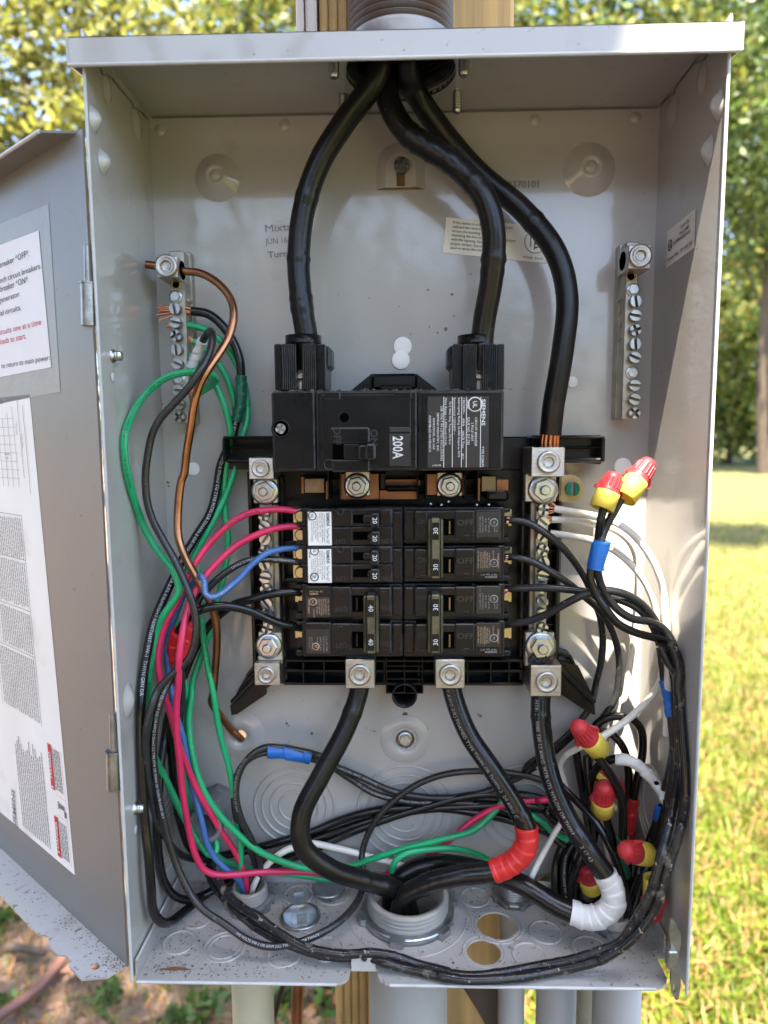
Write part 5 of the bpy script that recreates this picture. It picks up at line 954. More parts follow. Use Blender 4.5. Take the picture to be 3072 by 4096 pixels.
wire('upper charcoal wire of the blue taped pair arching over the box bottom', WGRY, 2.5, 'K 1010,1440,26 1062,1330,28 1050,1200,30 1000,1080,32 940,960,34 905,820,34 915,680,32 965,575,30 1040,505,28 1110,478,26 1250,490,24 1420,525,22 1520,560,18 L 240,605,14 400,675,10 600,765,8 750,800,8 950,815,8 1150,795,8 1290,755,8 1400,700,8 1560,610,10', [(TBLU, ('K', 1110, 480), ('K', 1425, 530), dict(coil=.013, rs=1.75, off=(0, .001, -.0035)))], [('AND GR II OR TWN75 600 VOLTS TYPE', .075, .0015, GINK, dict(ang=.5)), ('S FT1 L-ANCE 90C - RoHS   SOUTHWIRE', .185, .0015, GINK)])
wire('lower charcoal wire of the blue taped pair with white print', WGRY, 2.5, 'K 990,1440,26 1040,1330,24 1020,1220,24 960,1080,26 905,950,28 890,820,28 900,700,26 945,600,24 1030,535,22 1110,515,20 1250,525,20 1420,560,18 1540,610,14 L 250,635,10 350,700,8 480,780,7 620,822,7 760,845,7 950,845,7 1150,850,7', prints=[('(UL) (10 AWG) 5.26mm2 CU TYPE MTW OR THWN OR THHN', .205, .0015, GINK), ('NYLON OR TWN75 VOLTS VW-1 OR', .075, .0015, GINK)])
wire('white wire leaving the grey nipple and passing behind the thick cable', WWHT, 2.5, 'K 1005,1450,26 1030,1380,28 1062,1325,28 1130,1240,26 1230,1165,24 1330,1135,22 L 80,1118,18 200,1140,16 350,1175,14 550,1230,14 760,1288,14')
wire('short red wire half hidden behind the white wire at the bottom left', mat('wire_deep_red', (.25,.008,.02), .35), 2.2, 'K 960,1300,12 1080,1230,11 1180,1185,10 1300,1160,9 1450,1100,8 1478,1092,8')
wire('upper worn black wire of the pair lying along the front of the box floor', WWORN, 2.9, 'K 760,1235,14 740,1290,30 790,1380,44 880,1490,56 970,1560,66 O 60,760,70 180,860,76 320,950,82 460,1025,86 620,1060,88 780,1080,88 900,1075,88 1000,1068,88 1200,1095,88 1400,1165,88 1640,1230,88 P 200,1240,88 400,1262,88 600,1240,88 900,1185,88 1200,1130,90 1420,1060,92 Q 420,985,94 540,830,96 620,700,98 680,580,98 722,450,98 762,300,96 800,150,92 840,0,88 M 1130,960,84 1160,800,78 1182,650,74 1190,450,74 1185,200,74 1172,0,74 J 1110,1400,72 1060,1300,70', bumps=30, n=12)
wire('lower worn black wire of the pair lying along the front of the box floor', WWORN, 2.9, 'K 740,1240,10 715,1300,22 760,1400,36 840,1500,50 920,1580,60 O 40,850,66 160,920,72 300,990,78 460,1050,82 640,1095,84 820,1105,84 1000,1110,86 1120,1150,92 1260,1190,92 1420,1225,92 1640,1275,92 P 100,1255,92 300,1290,92 500,1292,92 800,1270,92 1100,1215,93 1350,1160,94 1500,1110,95 Q 250,1140,96 450,1020,98 600,880,99 720,700,99 780,520,99 835,350,98 900,150,96 940,0,94 M 1200,1000,84 1222,850,86 1215,650,86 1200,450,84 1195,200,82 1180,50,80 J 1190,1500,80 1170,1380,78 1130,1285,76', bumps=30, n=12)
# right bundle
RW = 'white wires from the right neutral bar'
wire('white wire from the first neutral screw, outermost of the white arcs', WWHT, 2.5, 'J 362,390,32 500,412,36 640,440,40 760,480,46 880,560,50 980,680,52 1050,820,52 1085,960,50 1100,1100,48 1112,1250,46 1115,1500,44 M 1112,100,44 1105,400,44', ends=[('J', 365, 390, 310, 380, 32, 9, .0006, .0026)], group=RW)
wire('white wire from the second neutral screw with print running down the wall', WWHT, 2.4, 'J 340,462,32 480,466,32 620,490,34 760,530,34 850,600,32 900,700,28 915,850,24 908,1000,20 900,1120,18 880,1300,16 850,1500,14 820,1655,12 M 790,180,12 770,280,12 755,400,10 720,560,8', prints=[('THWN OR THHN PR II AND OR II 600 VOLTS VW-1 OR AWM  THWN OR', .19, .0015, OINK, dict(flip=True))], ends=[('J', 345, 462, 300, 465, 32, 8, .0006, .0022)], group=RW)
wire('white wire from the third neutral screw, inner of the white arcs', WWHT, 2.4, 'J 335,552,32 480,572,36 620,602,40 750,662,44 860,750,46 950,860,46 1010,980,46 1042,1100,46 1062,1250,44 1075,1450,42 M 1055,60,40 1000,145,42 900,250,46 800,330,50 690,400,52 640,430,52', prints=[('TYPE THWN 222 CuNiO  10 AWG RoHS', .02, .0013, INK, dict(ang=.35))], group=RW)
wire('black wire from the upper right breaker terminal looping down behind the nuts', WGRY, 2.6, 'J 20,462,36 75,465,40 180,482,42 300,552,44 420,652,44 510,762,42 580,880,38 625,1000,32 665,1110,26 682,1250,20 672,1400,16 640,1540,12 M 625,120,12 580,240,11 450,400,10 330,500,10 180,605,10 L 1480,660,9 1380,710,8 1290,755,7', ends=[('J', 80, 466, 40, 468, 40)])
wire('black wire from the second right terminal bowing down to the lower nuts', WGRY, 2.6, 'J 20,710,36 75,710,40 200,737,44 330,802,46 450,882,46 560,972,42 650,1052,36 722,1150,30 772,1280,24 792,1420,20 778,1600,18 M 765,150,18 715,240,18 660,320,18 620,420,18 600,520,18 585,700,18 600,850,20 610,1050,22', ends=[('J', 80, 710, 40, 712, 40)])
wire('black wire from the third right terminal joining the blue taped run', WGRY, 2.7, 'J 30,925,38 75,920,42 250,914,48 450,925,52 620,950,56 750,980,58 880,1030,60 960,1092,60 1020,1180,58 1060,1290,56 1078,1420,56 1090,1530,56 M 1105,100,56 1135,280,56 1150,420,56 1152,600,54 1135,720,52 1105,860,50 1050,990,46 980,1180,44 920,1380,42 870,1600,42', [(TBLU, ('M', 1088, 30), ('M', 1140, 290))], [], [('J', 75, 920, 30, 935, 42)])
wire('black wire from the lowest right terminal crossing up over the others', WGRY, 2.7, 'J 30,1160,38 75,1155,42 200,1132,48 330,1080,54 450,1012,60 560,960,64 680,932,66 800,947,66 900,992,64 980,1062,62 1042,1152,60 1090,1280,58 1130,1400,58 1160,1540,58 M 1165,250,60 1150,500,60 1120,650,58 1090,780,56 1100,900,52 1090,1000,50 1030,1150,48 960,1330,46 900,1560,44')
wire('black wire from the left red wire nut wrapped with blue tape above', WBLK, 2.7, 'J 690,375,74 672,450,74 658,540,72 650,600,70 628,690,70 605,790,70 600,860,70 640,960,70 700,1052,72 780,1150,72 900,1212,70 1030,1247,68 1120,1277,66 1178,1370,66 1195,1500,68 M 1188,60,70 1205,300,72 1225,600,72 1230,800,74', [(TBLU, ('J', 650, 595), ('J', 604, 780), dict(coil=.02, rs=1.7, off=(.0025, 0, 0)))])
wire('grey wire from the right red wire nut running under the blue tape', WGRY, 2.7, 'J 805,322,70 740,440,70 690,540,70 668,610,72 655,700,72 648,790,70 662,870,68 705,965,66 785,1062,66 880,1120,66 1000,1140,64 1090,1190,62 1140,1270,60 1172,1400,60 1180,1550,62')
# tangle at the lower right
RB = 'black wires tangled at the lower right'
for lb_, spec, r, tp in (
    ('black wire looping high behind the wire nuts with red tape below', 'M 600,420,16 640,330,18 720,282,20 850,282,22 930,350,22 947,480,22 922,650,22 890,800,22 860,1080,22 850,1250,24 850,1500,30', 3.0, [(TRED, ('M', 888, 815), ('M', 862, 1075), dict(coil=.012))]),
    ('black wire looping low behind the top wire nut', 'M 610,520,14 650,380,14 740,392,16 820,485,18 850,620,18 852,760,18 830,950,18 800,1150,20 790,1400,24', 2.9, []),
    ('black wire from the top wire nut ending in dark green tape', 'M 650,545,64 720,640,62 790,770,58 815,900,54 815,1080,50 815,1250,46 835,1390,42 850,1560,40', 3.1, [(TGRN, ('M', 813, 1080), ('M', 832, 1370), dict(coil=.014))]),
    ('black wire arching right under white tape', 'M 560,900,30 590,750,32 620,650,36 665,598,40 720,568,44 770,556,48 850,565,52 930,610,54 1000,680,56 1070,765,58 1115,860,58 1060,1050,52 960,1250,48 880,1450,44 850,1600,42', 3.0, [(TWHT, ('M', 768, 556), ('M', 1118, 862), dict(coil=.011))]),
    ('straight black wire left of the middle wire nut', 'M 505,500,26 520,600,26 545,750,26 575,920,28 590,1060,30 540,1200,32 480,1340,32 455,1500,28', 3.0, []),
    ('black wire straight down just behind the middle wire nut', 'M 578,540,30 585,650,32 600,800,34 622,950,34 625,1060,34 590,1170,32 520,1300,30 490,1500,28', 3.2, []),
    ('black wire bending round the foot of the back wall on the right', 'L 1250,790,8 1500,805,10 1650,900,12 M 300,900,14 420,1010,16 500,1050,18 420,1130,20 375,1250,22 365,1380,24 385,1490,24', 3.2, []),
    ('black wire passing low behind the taped cables to the right', 'L 1100,850,6 1400,870,8 1640,900,10 M 350,930,12 460,1040,14 470,1130,16 420,1250,20 410,1380,22 420,1500,24', 3.2, []),
    ('black wire from the middle wire nut slanting to the floor', 'M 690,900,46 720,1000,44 750,1100,42 790,1250,40 830,1400,40 850,1580,40', 2.9, []),
    ('thin black wire slanting in front of the tangle to the right nipple', 'M 400,730,30 520,850,40 640,980,50 720,1120,56 790,1290,58 830,1420,58 850,1540,54 845,1620,50', 2.8, []),
    ('left black wire of the printed pair with blue tape at the lower right', 'M 1075,880,50 1020,1030,48 950,1220,46 895,1400,46 855,1560,46 850,1640,46', 2.9, [(TBLU, ('M', 1075, 850), ('M', 1050, 960), dict(coil=.02))]),
    ('right black wire of the printed pair below the blue tape', 'M 1098,900,54 1060,1020,52 1000,1200,50 930,1400,50 880,1560,50 865,1640,50', 2.9, []),
    ('black wire bunched inside the curve left of the white taped cable', 'M 500,1100,24 440,1200,26 425,1320,28 440,1500,30', 3.0, []),
    ('black wire running into the brass ring on the floor', 'M 560,1080,26 500,1200,28 465,1330,28 480,1480,26', 3.0, []),
    ('black wire crossing low from the back to the right bundle', 'L 1300,880,10 1500,960,12 1640,1040,14 M 330,1060,18 450,1150,22 560,1230,26 640,1330,30', 2.9, []),
    ('black wire rising behind the top wire nut toward the breakers', 'M 180,640,12 260,560,14 340,520,16 420,450,20 500,380,24 560,330,26', 2.8, [])):
    wire(lb_, WBLK, r, spec, tp, [('SOUTHWIRE LANCE 90C - RoHS ADVANCED', .012, .0016, GINK)] if 'printed' in lb_ or 'inside the curve' in lb_ else (), group=RB)
wire('white wire hooking out of the top wire nut down to the box floor', WWHT, 2.2, 'M 540,475,40 500,495,36 430,540,30 398,600,26 420,690,22 452,800,20 478,880,20 465,930,22 400,995,28 330,1105,36 260,1235,42 208,1340,46')
wire('white printed wire lying along the foot of the back wall', WWHT, 2.3, 'M 250,1385,12 330,1395,14 450,1405,16 560,1412,18 640,1405,20 700,1380,22 730,1330,24 720,1200,26 690,1050,26 680,980,26', prints=[('SOUTHWIRE   LANCE 90C  RoHS', .01, .0014, INK)])
wire('green printed wire crossing behind the red taped cable', WGRN, 2.3, 'L 1345,835,10 1450,880,12 1560,945,14 1640,1010,16 M 330,1030,18 400,1070,20 470,1110,20', prints=[('L - RoHS   SOUTHWIRE', .03, .0014, INK)])
wire('short green wire arching beside the wide conduit', WGRN, 2.3, 'L 610,1300,30 620,1260,32 650,1215,32 720,1180,30 850,1158,26 1000,1150,22 1130,1175,18 1230,1215,14 1300,1260,12')
# ------------------------------------------------------------------ twist-on wire connectors
def wire_nut(label, p0, p1, skirt=.0078):
    p0, p1 = np.asarray(p0), np.asarray(p1); ax = p1-p0; L = np.linalg.norm(ax); ax /= L; r = thing('wire_nut', label, 'wire connector', p0, 'red and yellow wire nuts')
    MB().lathe([(skirt*.86, .002), (skirt*.9, 0), (skirt, .0003), (skirt*1.0, L*.34), (skirt*.98, L*.47), (skirt*.6, L*.49)], p0, ax, 28, cap=False).build('skirt', YEL, r)
    b = MB(); b.lathe([(skirt*.96, L*.44), (skirt*.97, L*.49), (skirt*.86, L*.56), (skirt*.76, L*.78), (skirt*.72, L*.87), (skirt*.64, L*.94), (skirt*.50, L*.975), (skirt*.28, L), (0, L*1.006)], p0, ax, 24)
    t = np.array([0,1,0]); e1 = np.cross(ax, t); e1 /= np.linalg.norm(e1); e2 = np.cross(ax, e1)
    for i in range(16):
        a = 2*math.pi*i/16; d_ = math.cos(a)*e1+math.sin(a)*e2; b.tube([p0+ax*L*.60+d_*skirt*.835, p0+ax*L*.85+d_*skirt*.73], .0007, 5)
    b.build('cap', RED, r); b = MB()
    for s in (-1, 1):
        d_ = s*e1; b.plate([(0, skirt*.72), (L*.26, skirt*.60), (L*.20, skirt*.90), (L*.03, skirt*1.22), (-.001, skirt*1.18)], [], p0+ax*L*.49, ax, d_, -.0012, .0012)
    b.build('wings', RED, r)
wire_nut('left of the two sunlit red and yellow wire nuts by the neutral bar', at('J', 672, 392, 74), at('J', 768, 150, 70))
wire_nut('right of the two sunlit red and yellow wire nuts, against the right wall', at('J', 822, 322, 72), at('J', 1000, 66, 62))
wire_nut('topmost wire nut in the lower right tangle, pointing up left', at('M', 660, 495, 58), at('M', 500, 325, 74))
wire_nut('wire nut below the topmost one, pointing up', at('M', 678, 900, 44), at('M', 692, 722, 60))
wire_nut('wire nut peeking out behind the middle black wire', at('M', 720, 760, 28), at('M', 815, 745, 34))
wire_nut('wire nut lying against the dark green tape, pointing left', at('M', 975, 1190, 64), at('M', 808, 1160, 78))
wire_nut('wire nut half hidden behind the white taped cable near the floor', at('M', 610, 1420, 30), at('M', 575, 1268, 34))
wire_nut('upside-down wire nut in the lower right corner, yellow skirt up', PX(*uv('M', 1025, 1345), .1690), PX(*uv('M', 1015, 1630), .1690), .0072)
wire_nut('open yellow wire nut behind the white taped arc', at('M', 640, 720, 30), at('M', 690, 650, 24))
# ------------------------------------------------------------------ fittings on the floor
def nipple(name, label, x, y, r, z, m, nut_r, nut_m, lugs=8, nut_h=.005, wall=.003, rings=4, cat='conduit fitting'):
    t = thing(name, label, cat, (x, y, 0)); b = MB(); b.lathe([(r-wall, -.05), (r-wall, z), (r-.0006, z), (r, z-.0008), (r, 0)], (x, y, 0), Z3, 44, cap=False)
    for j in range(rings):
        q = z-.0012-(z-nut_h)*(j+.2)/rings*.95; b.lathe([(r-.0001, q+.0008), (r+.0008, q), (r-.0001, q-.0008)], (x, y, 0), Z3, 44, cap=False)
    b.build('threaded_end', m, t); b = MB(); b.lathe([(r, .0006), (nut_r, .0006), (nut_r, nut_h*.85), (nut_r*.97, nut_h), (r, nut_h)], (x, y, 0), Z3, 48, cap=False)
    for i in range(lugs):
        a = 2*math.pi*i/lugs+.3; c_, s_ = math.cos(a), math.sin(a); w_ = nut_r*.16
        b.plate([(nut_r*.96, -w_), (nut_r*1.09, -w_*.8), (nut_r*1.09, w_*.8), (nut_r*.96, w_)], [], (x, y, 0), (c_, s_, 0), (-s_, c_, 0), .0005, nut_h*1.02)
    b.build('locknut', nut_m, t)
    MB().lathe([(r-wall, -.03), (0, -.03)], (x, y, 0), Z3, 24, cap=False).build('inside', BLKD, t); return t
nipple('conduit_nipple', 'wide grey threaded conduit end with zinc locknut on the box floor', .0015, -.034, .0297, .0175, PVC, .0345, ZNC, 6, .005, .0035, 4)
nipple('conduit_nipple', 'small grey plastic nipple at the left with red, blue and white wires', -.1190, -.0270, .0130, .0160, PVC, .0165, PVCD, 8, .006, .0022, 4)
nipple('conduit_nipple', 'dull metal threaded nipple right of the wide conduit', .0830, -.0160, .0112, .014, ZND, .0150, ZND, 8, .004, .002, 5)
nipple('conduit_nipple', 'grey plastic nipple in the right corner beside the white taped cable', .1500, -.0480, .0105, .0120, PVC, .0135, PVCD, 8, .006, .002, 4)
nipple('conduit_nipple', 'brass bushed conduit end behind the white taped cable', .1120, -.0140, .0105, .011, YZN, .0130, ZND, 8, .003, .002, 3)
nipple('conduit_nipple', 'black threaded nipple at the back right of the floor', .1400, -.0160, .0100, .012, DARKM, .0125, DARKM, 8, .004, .002, 4)
a_, c_ = at('K', 790, 845, 1), at('K', 692, 1010, 36); b = MB(); ax = c_-a_; L_ = np.linalg.norm(ax)
t = thing('offset_nipple', 'weathered grey pipe stub entering through the back wall at the lower left', 'conduit fitting', a_)
b.lathe([(.0128, -.003), (.0128, L_), (.0098, L_), (.0096, 0)], a_, ax, 36, cap=False); b.build('stub', PVCD, t); MB().lathe([(.0098, .004), (0, .004)], a_, ax, 24, cap=False).build('inside', BLKD, t)
b = MB(); b.lathe([(.0158, .0), (.0158, .005), (.0128, .006)], a_, FR, 8, smooth=False, cap=False); b.build('locknut', PVCD, t)
def seal(label, c, r, up):
    t = thing('knockout_seal', label, 'knockout plug', c); s = 1 if up else -1; x, y, z = c; b = MB()
    b.lathe([(0, .0006), (r*.80, .0006), (r*.84, .0016), (r*.98, .0016), (r, .0008), (r*.97, .0)] if up else [(0, .0062), (r*.8, .0062), (r*.95, .0066), (r, .006), (r*.97, .0052)], c, Z3, 40, cap=False); b.build('disc', ZNC, t)
    for i in range(4 if up else 5):
        a = i*2*math.pi/(4 if up else 5)+.25; ca, sa = math.cos(a), math.sin(a); w_ = r*.24; V = []
        for q, rr in ((0, .80), (.25, .84), (.6, .86), (1.0, .78)):
            h_ = (.0012+q*.0105) if up else (.0055-q*.0052); V += [(x+rr*r*ca-w_*sa, y+rr*r*sa+w_*ca, z+h_), (x+rr*r*ca+w_*sa, y+rr*r*sa-w_*ca, z+h_)]
        MB().add(V, [(j*2, j*2+1, j*2+3, j*2+2) for j in range(3)], 0, True).build('spring_tab', ZNC, t)
seal('shiny knockout seal lying upside down with four tabs up', PZ(*uv('O', 418, 775), .0004), .0150, True)
seal('shiny knockout seal plugged in the floor behind the other seal', PZ(*uv('O', 655, 545), .004)*np.array([1,1,0]), .0125, False)
# barcode label seen through the larger open hole, and crumbs of dirt
c = PZ(*uv('P', 690, 830), -.06); b = MB(); t = thing('barcode_tag', 'pale barcode tag seen through the larger hole in the floor', 'tag', c)
ux, uy = np.array([1,0,0]), np.array([0,.5,.866]); MB().add([c-ux*.0120-uy*.012, c+ux*.012-uy*.012, c+ux*.012+uy*.012, c-ux*.012+uy*.012], [(0,1,2,3)]).build('card', CRM, t)
r_ = random.Random(2); x = -.010
nn_ = np.cross(ux, uy)*.0003
while x < .010:
    w_ = r_.choice((.0004, .0007, .0011)); b.add([c+ux*x-uy*.004+nn_, c+ux*(x+w_)-uy*.004+nn_, c+ux*(x+w_)+uy*.005+nn_, c+ux*x+uy*.005+nn_], [(0,1,2,3)]); x += w_+r_.choice((.0004, .0007))
b.text('045', c-ux*.006-uy*.0075, ux, uy, .0025, 'c', lift=.0003); b.text('60000', c+uy*.0078, -ux, -uy, .0025, 'c', lift=.0003); b.build('bars', INK, t)
def crumbs(name, label, n, fn, smin, smax, m=DIRT):
    b = MB()
    for i in range(n):
        p = fn(); s = random.uniform(smin, smax)*random.uniform(.5, 1); v = np.array([[1,0,0],[-1,0,0],[0,1,0],[0,-1,0],[0,0,1],[0,0,-1]])*np.array([random.uniform(.5,1.6), random.uniform(.5,1.6), .6])*s
        a = random.uniform(0, 6.28); Rz_ = np.array([[math.cos(a), -math.sin(a), 0], [math.sin(a), math.cos(a), 0], [0,0,1]]); b.add(p+v@Rz_.T, [(0,2,4),(2,1,4),(1,3,4),(3,0,4),(2,0,5),(1,2,5),(3,1,5),(0,3,5)])
    o = tag(b.build(name, m), label, 'debris'); o['kind'] = 'stuff'; return o
def fp():
    while True:
        x, y = random.uniform(-.176, .176), random.uniform(-.097, -.003)
        if random.random() < (.95 if x < -.15 or y > -.012 or (x < -.08 and y < -.085) else .35 if x < -.05 else .12) and math.hypot(x-h1[0], y-h1[1]) > r1 and math.hypot(x-h2[0], y-h2[1]) > r2 and math.hypot(x, y+.034) > .036: return np.array([x, y, .0005])
crumbs('floor_dirt', 'fine brown dirt scattered over the box floor', 1500, fp, .0002, .0009)
crumbs('breaker_dirt', 'rusty crumbs along the top edge of the main breaker', 220, lambda: np.array([random.choice((random.uniform(-.095, .085), random.gauss(-.06, .012), random.gauss(.0, .02))), random.uniform(-.061, -.045), at('E', 900, 1097, 60)[2]+random.uniform(0, .0012)*random.random()]), .0004, .0013)
crumbs('door_dirt', 'brown dirt heaped along the door bottom flange', 300, lambda: (lambda s: h0+dl*s+dn*abs(random.gauss(.004, .006))+np.array([0, 0, zb_+.0009]))(random.choice((random.uniform(.004, .13), abs(random.gauss(.005, .008))))), .0002, .0008)
c = PZ(*uv('N', 1165, 1290), .0006); b = MB(); b.add([c+np.array([-.012, -.0008, 0]), c+np.array([-.004, -.0016, 0]), c+np.array([.006, -.0013, 0]), c+np.array([.012, -.0010, 0]), c+np.array([.007, .0004, 0]), c+np.array([.0, .0012, 0]), c+np.array([-.006, .0003, 0])], [tuple(range(7))]); b.build('rust_stain', RUST, box)
# ------------------------------------------------------------------ background: trees, grass, mulch
def mesh_np(name, V, nper, m, parent=None, kind=None): # many quads, nper verts each
    V = np.asarray(V, np.float32).reshape(-1, 3); nq = len(V)//nper; me = bpy.data.meshes.new(name)
    me.vertices.add(len(V)); me.vertices.foreach_set('co', V.ravel()); me.loops.add(len(V)); me.loops.foreach_set('vertex_index', np.arange(len(V), dtype=np.int32))
    me.polygons.add(nq); me.polygons.foreach_set('loop_start', np.arange(0, len(V), nper, dtype=np.int32)); me.polygons.foreach_set('loop_total', np.full(nq, nper, np.int32))
    for q in (m if isinstance(m, list) else [m]): me.materials.append(q)
    if isinstance(m, list): me.polygons.foreach_set('material_index', rng.integers(0, len(m), nq).astype(np.int32))
    me.update(); me.validate(); return link(name, me, parent, kind)
def leaves(C, size, asp=.5, up=.3):
    n = len(C); a = rng.normal(size=(n, 3)); a /= np.linalg.norm(a, axis=1)[:, None]; w = rng.normal(size=(n, 3)); w[:, 2] += up; w = np.cross(a, w); w /= np.linalg.norm(w, axis=1)[:, None]
    s = (size*rng.uniform(.6, 1.3, n))[:, None]; nn = np.cross(a, w)*s*.12
    return np.stack([C-a*s, C-a*s*.1+w*s*asp+nn, C+a*s, C-a*s*.1-w*s*asp+nn], 1)
def clumps(center, rad, ncl, per, sig, keep=None):
    c = rng.normal(size=(ncl, 3)); c /= np.linalg.norm(c, axis=1)[:, None]; c *= rng.uniform(.25, 1, ncl)[:, None]**.5; c = np.asarray(center)+c*np.asarray(rad)
    p = (c[:, None, :]+rng.normal(size=(ncl, per, 3))*sig*rng.uniform(.6, 1.3, (ncl, 1, 1))).reshape(-1, 3)
    return (p if keep is None else p[keep(p)]), c
def tree(label, base, center, rad, ncl, per, sig, lsize, m, trunk_r=.12, stems=1, keep=None, group='trees around the box', bend=.3, limbs=14):
    base = np.array([base[0], base[1], GZ-.05]); center = np.asarray(center, float); r = thing('tree', label, 'tree', base, group); p, cc = clumps(center, rad, ncl, per, sig, keep)
    mesh_np('crown', leaves(p, lsize), 4, m, r); b = MB()
    for i in range(stems):
        o = np.array([rng.normal()*bend*.6, rng.normal()*bend*.6, 0])*(stems > 1); top = center+o*2+np.array([0, 0, rad[2]*.35]); mid = (base+top)/2+np.array([rng.normal()*bend*.5, rng.normal()*bend*.3, 0])+o
        t = spline([base+o*.25, base+(mid-base)*.5+o*.5+np.array([rng.normal()*bend*.2, 0, 0]), mid, top], .15); b.tube(t, np.linspace(trunk_r, trunk_r*.3, len(t)), 9)
        for j in range(limbs):
            q = cc[rng.integers(len(cc))]; s = t[int(len(t)*rng.uniform(.4, .95))]; l_ = spline([s, (s+q)/2+np.array([0, 0, rng.uniform(-.1, .25)]), q], .15); b.tube(l_, np.linspace(trunk_r*.32, trunk_r*.06, len(l_)), 6)
    b.build('trunk', BARK, r); return r
tree('leafy tree at the upper left, bright blurred leaves above the open door', (-3.9, 6.2), (-2.9, 5.0, 2.6), (1.6, 1.3, 1.6), 330, 80, .13, .044, LEAFA)
tree('leafy tree behind the top of the box, left of the post', (-1.6, 8.5), (-1.0, 7.5, 4.2), (2.0, 1.4, 1.8), 330, 76, .16, .052, [LEAFA, LEAFA, LEAFB])
tree('leafy tree behind the top of the box, right of the post', (2.9, 9.8), (2.5, 8.6, 4.9), (2.0, 1.4, 1.8), 380, 48, .24, .062, [LEAFA, LEAFB])
tb = PZ(3046, 1896, GZ); tcn = P(3080, 520, tb[1])
tree('many-stemmed tree with bare lower trunks at the right edge', (tb[0], tb[1]), (tcn[0], tcn[1], tcn[2]), (4.6, 3.0, 5.2), 420, 40, .55, .16, [LEAFB, LEAFA], .20, 3, bend=.7, limbs=16)
tree('leafy tree at the upper right with open airy twigs', (6.2, 9.2), (4.7, 8.2, 4.3), (1.7, 1.3, 1.6), 230, 40, .25, .06, LEAFB, .08)
for i, (x, y, h, w) in enumerate(((17.5, 36, 7.5, 5.0), (22.0, 40, 9.0, 5.5), (27.5, 38, 8.5, 5.5), (4.0, 20, 5.0, 3.2), (-2, 18, 6.0, 3.4), (-8, 16, 5.0, 3.4), (-12.5, 17, 4.5, 3.2), (33, 42, 9, 6.0), (-9.5, 8.5, 5.0, 3.2), (-15, 9, 5.5, 3.6))):
    tree(('round shrubby tree at the far right edge of the lawn', 'tall far tree behind the many-stemmed trunks', 'far tree at the extreme right behind the lawn', 'far tree behind the box, right of centre', 'far tree behind the box, left of centre', 'far tree at the upper left behind the leafy one', 'far tree at the extreme upper left', 'outermost far tree to the right beyond the lawn', 'tree at the left beyond the open door', 'outermost tree at the left beyond the mulch')[i],
         (x, y), (x, y, GZ+h*.75), (w, w*.7, h*.72), 260 if y < 30 else 420, 34, .34 if y < 30 else .6, .12 if y < 30 else .22, [LEAFB, LEAFA] if i != 1 else LEAFB, .16, group='far trees behind the lawn', limbs=8)
# unseen tree behind the viewer, its crown shaped to shade the box's left
def shade():
    n = 9000; t = rng.uniform(1.05, 1.55, n); e = .118-1.9*rng.random(n)**1.1; g_ = rng.normal(.05, .85, n); y = -t; C = np.stack([e-SX*t, y, g_+2.41*t], 1)
    n3 = 3600; t3 = rng.uniform(1.0, 1.25, n3); e3 = .0+.75*rng.random(n3); g3 = .03-1.0*rng.random(n3); C3 = np.stack([e3-SX*t3, -t3, g3+2.41*t3], 1)
    n2 = 4200; t2 = rng.uniform(1.0, 1.25, n2); e2 = .110-.62*rng.random(n2); g2 = rng.uniform(-.75, 1.2, n2); C2 = np.stack([e2-SX*t2, -t2, g2+2.41*t2], 1)
    n4 = 6500; t4 = rng.uniform(1.2, 1.8, n4); e4 = -.12-3.2*rng.random(n4); g4 = rng.uniform(1.2, 6.2, n4); C4 = np.stack([e4-SX*t4, -t4, g4+2.41*t4], 1)
    return np.concatenate([C, C2, C3, C4])
SC = shade(); r = thing('tree', 'unseen overhanging tree behind the viewer, crown shaped to shade the left of the box', 'tree', (-3.2, -2.2, GZ), 'trees around the box')
V = leaves(SC, .055, .5); e_ = V[:, :, 0]-SX*V[:, :, 1]; g_ = V[:, :, 2]+2.41*V[:, :, 1]; V = V[((e_ < .150) | (g_ < .075)).all(1)]
mesh_np('crown', V, 4, LEAFD, r); b = MB(); t = spline([(-3.2, -2.2, GZ-.05), (-3.1, -2.1, .4), (-2.9, -1.9, 1.8), (-2.3, -1.7, 3.0), (-1.6, -1.5, 3.5)], .15); b.tube(t, np.linspace(.16, .04, len(t)), 10)
for j in range(30): q = SC[rng.integers(len(SC))]; s = t[int(len(t)*rng.uniform(.45, .98))]; l_ = spline([s, (s+q)/2+np.array([0, 0, .1]), q], .12); b.tube(l_, np.linspace(.03, .006, len(l_)), 6)
b.build('trunk', BARK, r)
for lb, x, y, cz, rx in (('broad dark tree standing well behind the viewer', -1.5, -12.5, 1.4, 4.2), ('dark tree behind the viewer toward the lawn side', 7.8, -11.5, 1.4, 3.8), ('unseen dark tree added behind the viewer on the left to shade the door', -5.6, -3.6, 2.0, 2.4)):  # the left one is unseen, set close to shade the open door
    tree(lb, (x, y), (x, y, cz), (rx, 2.2, 2.2), 420, 40, .5, .17, LEAFD, .2, group='trees behind the viewer', limbs=10)
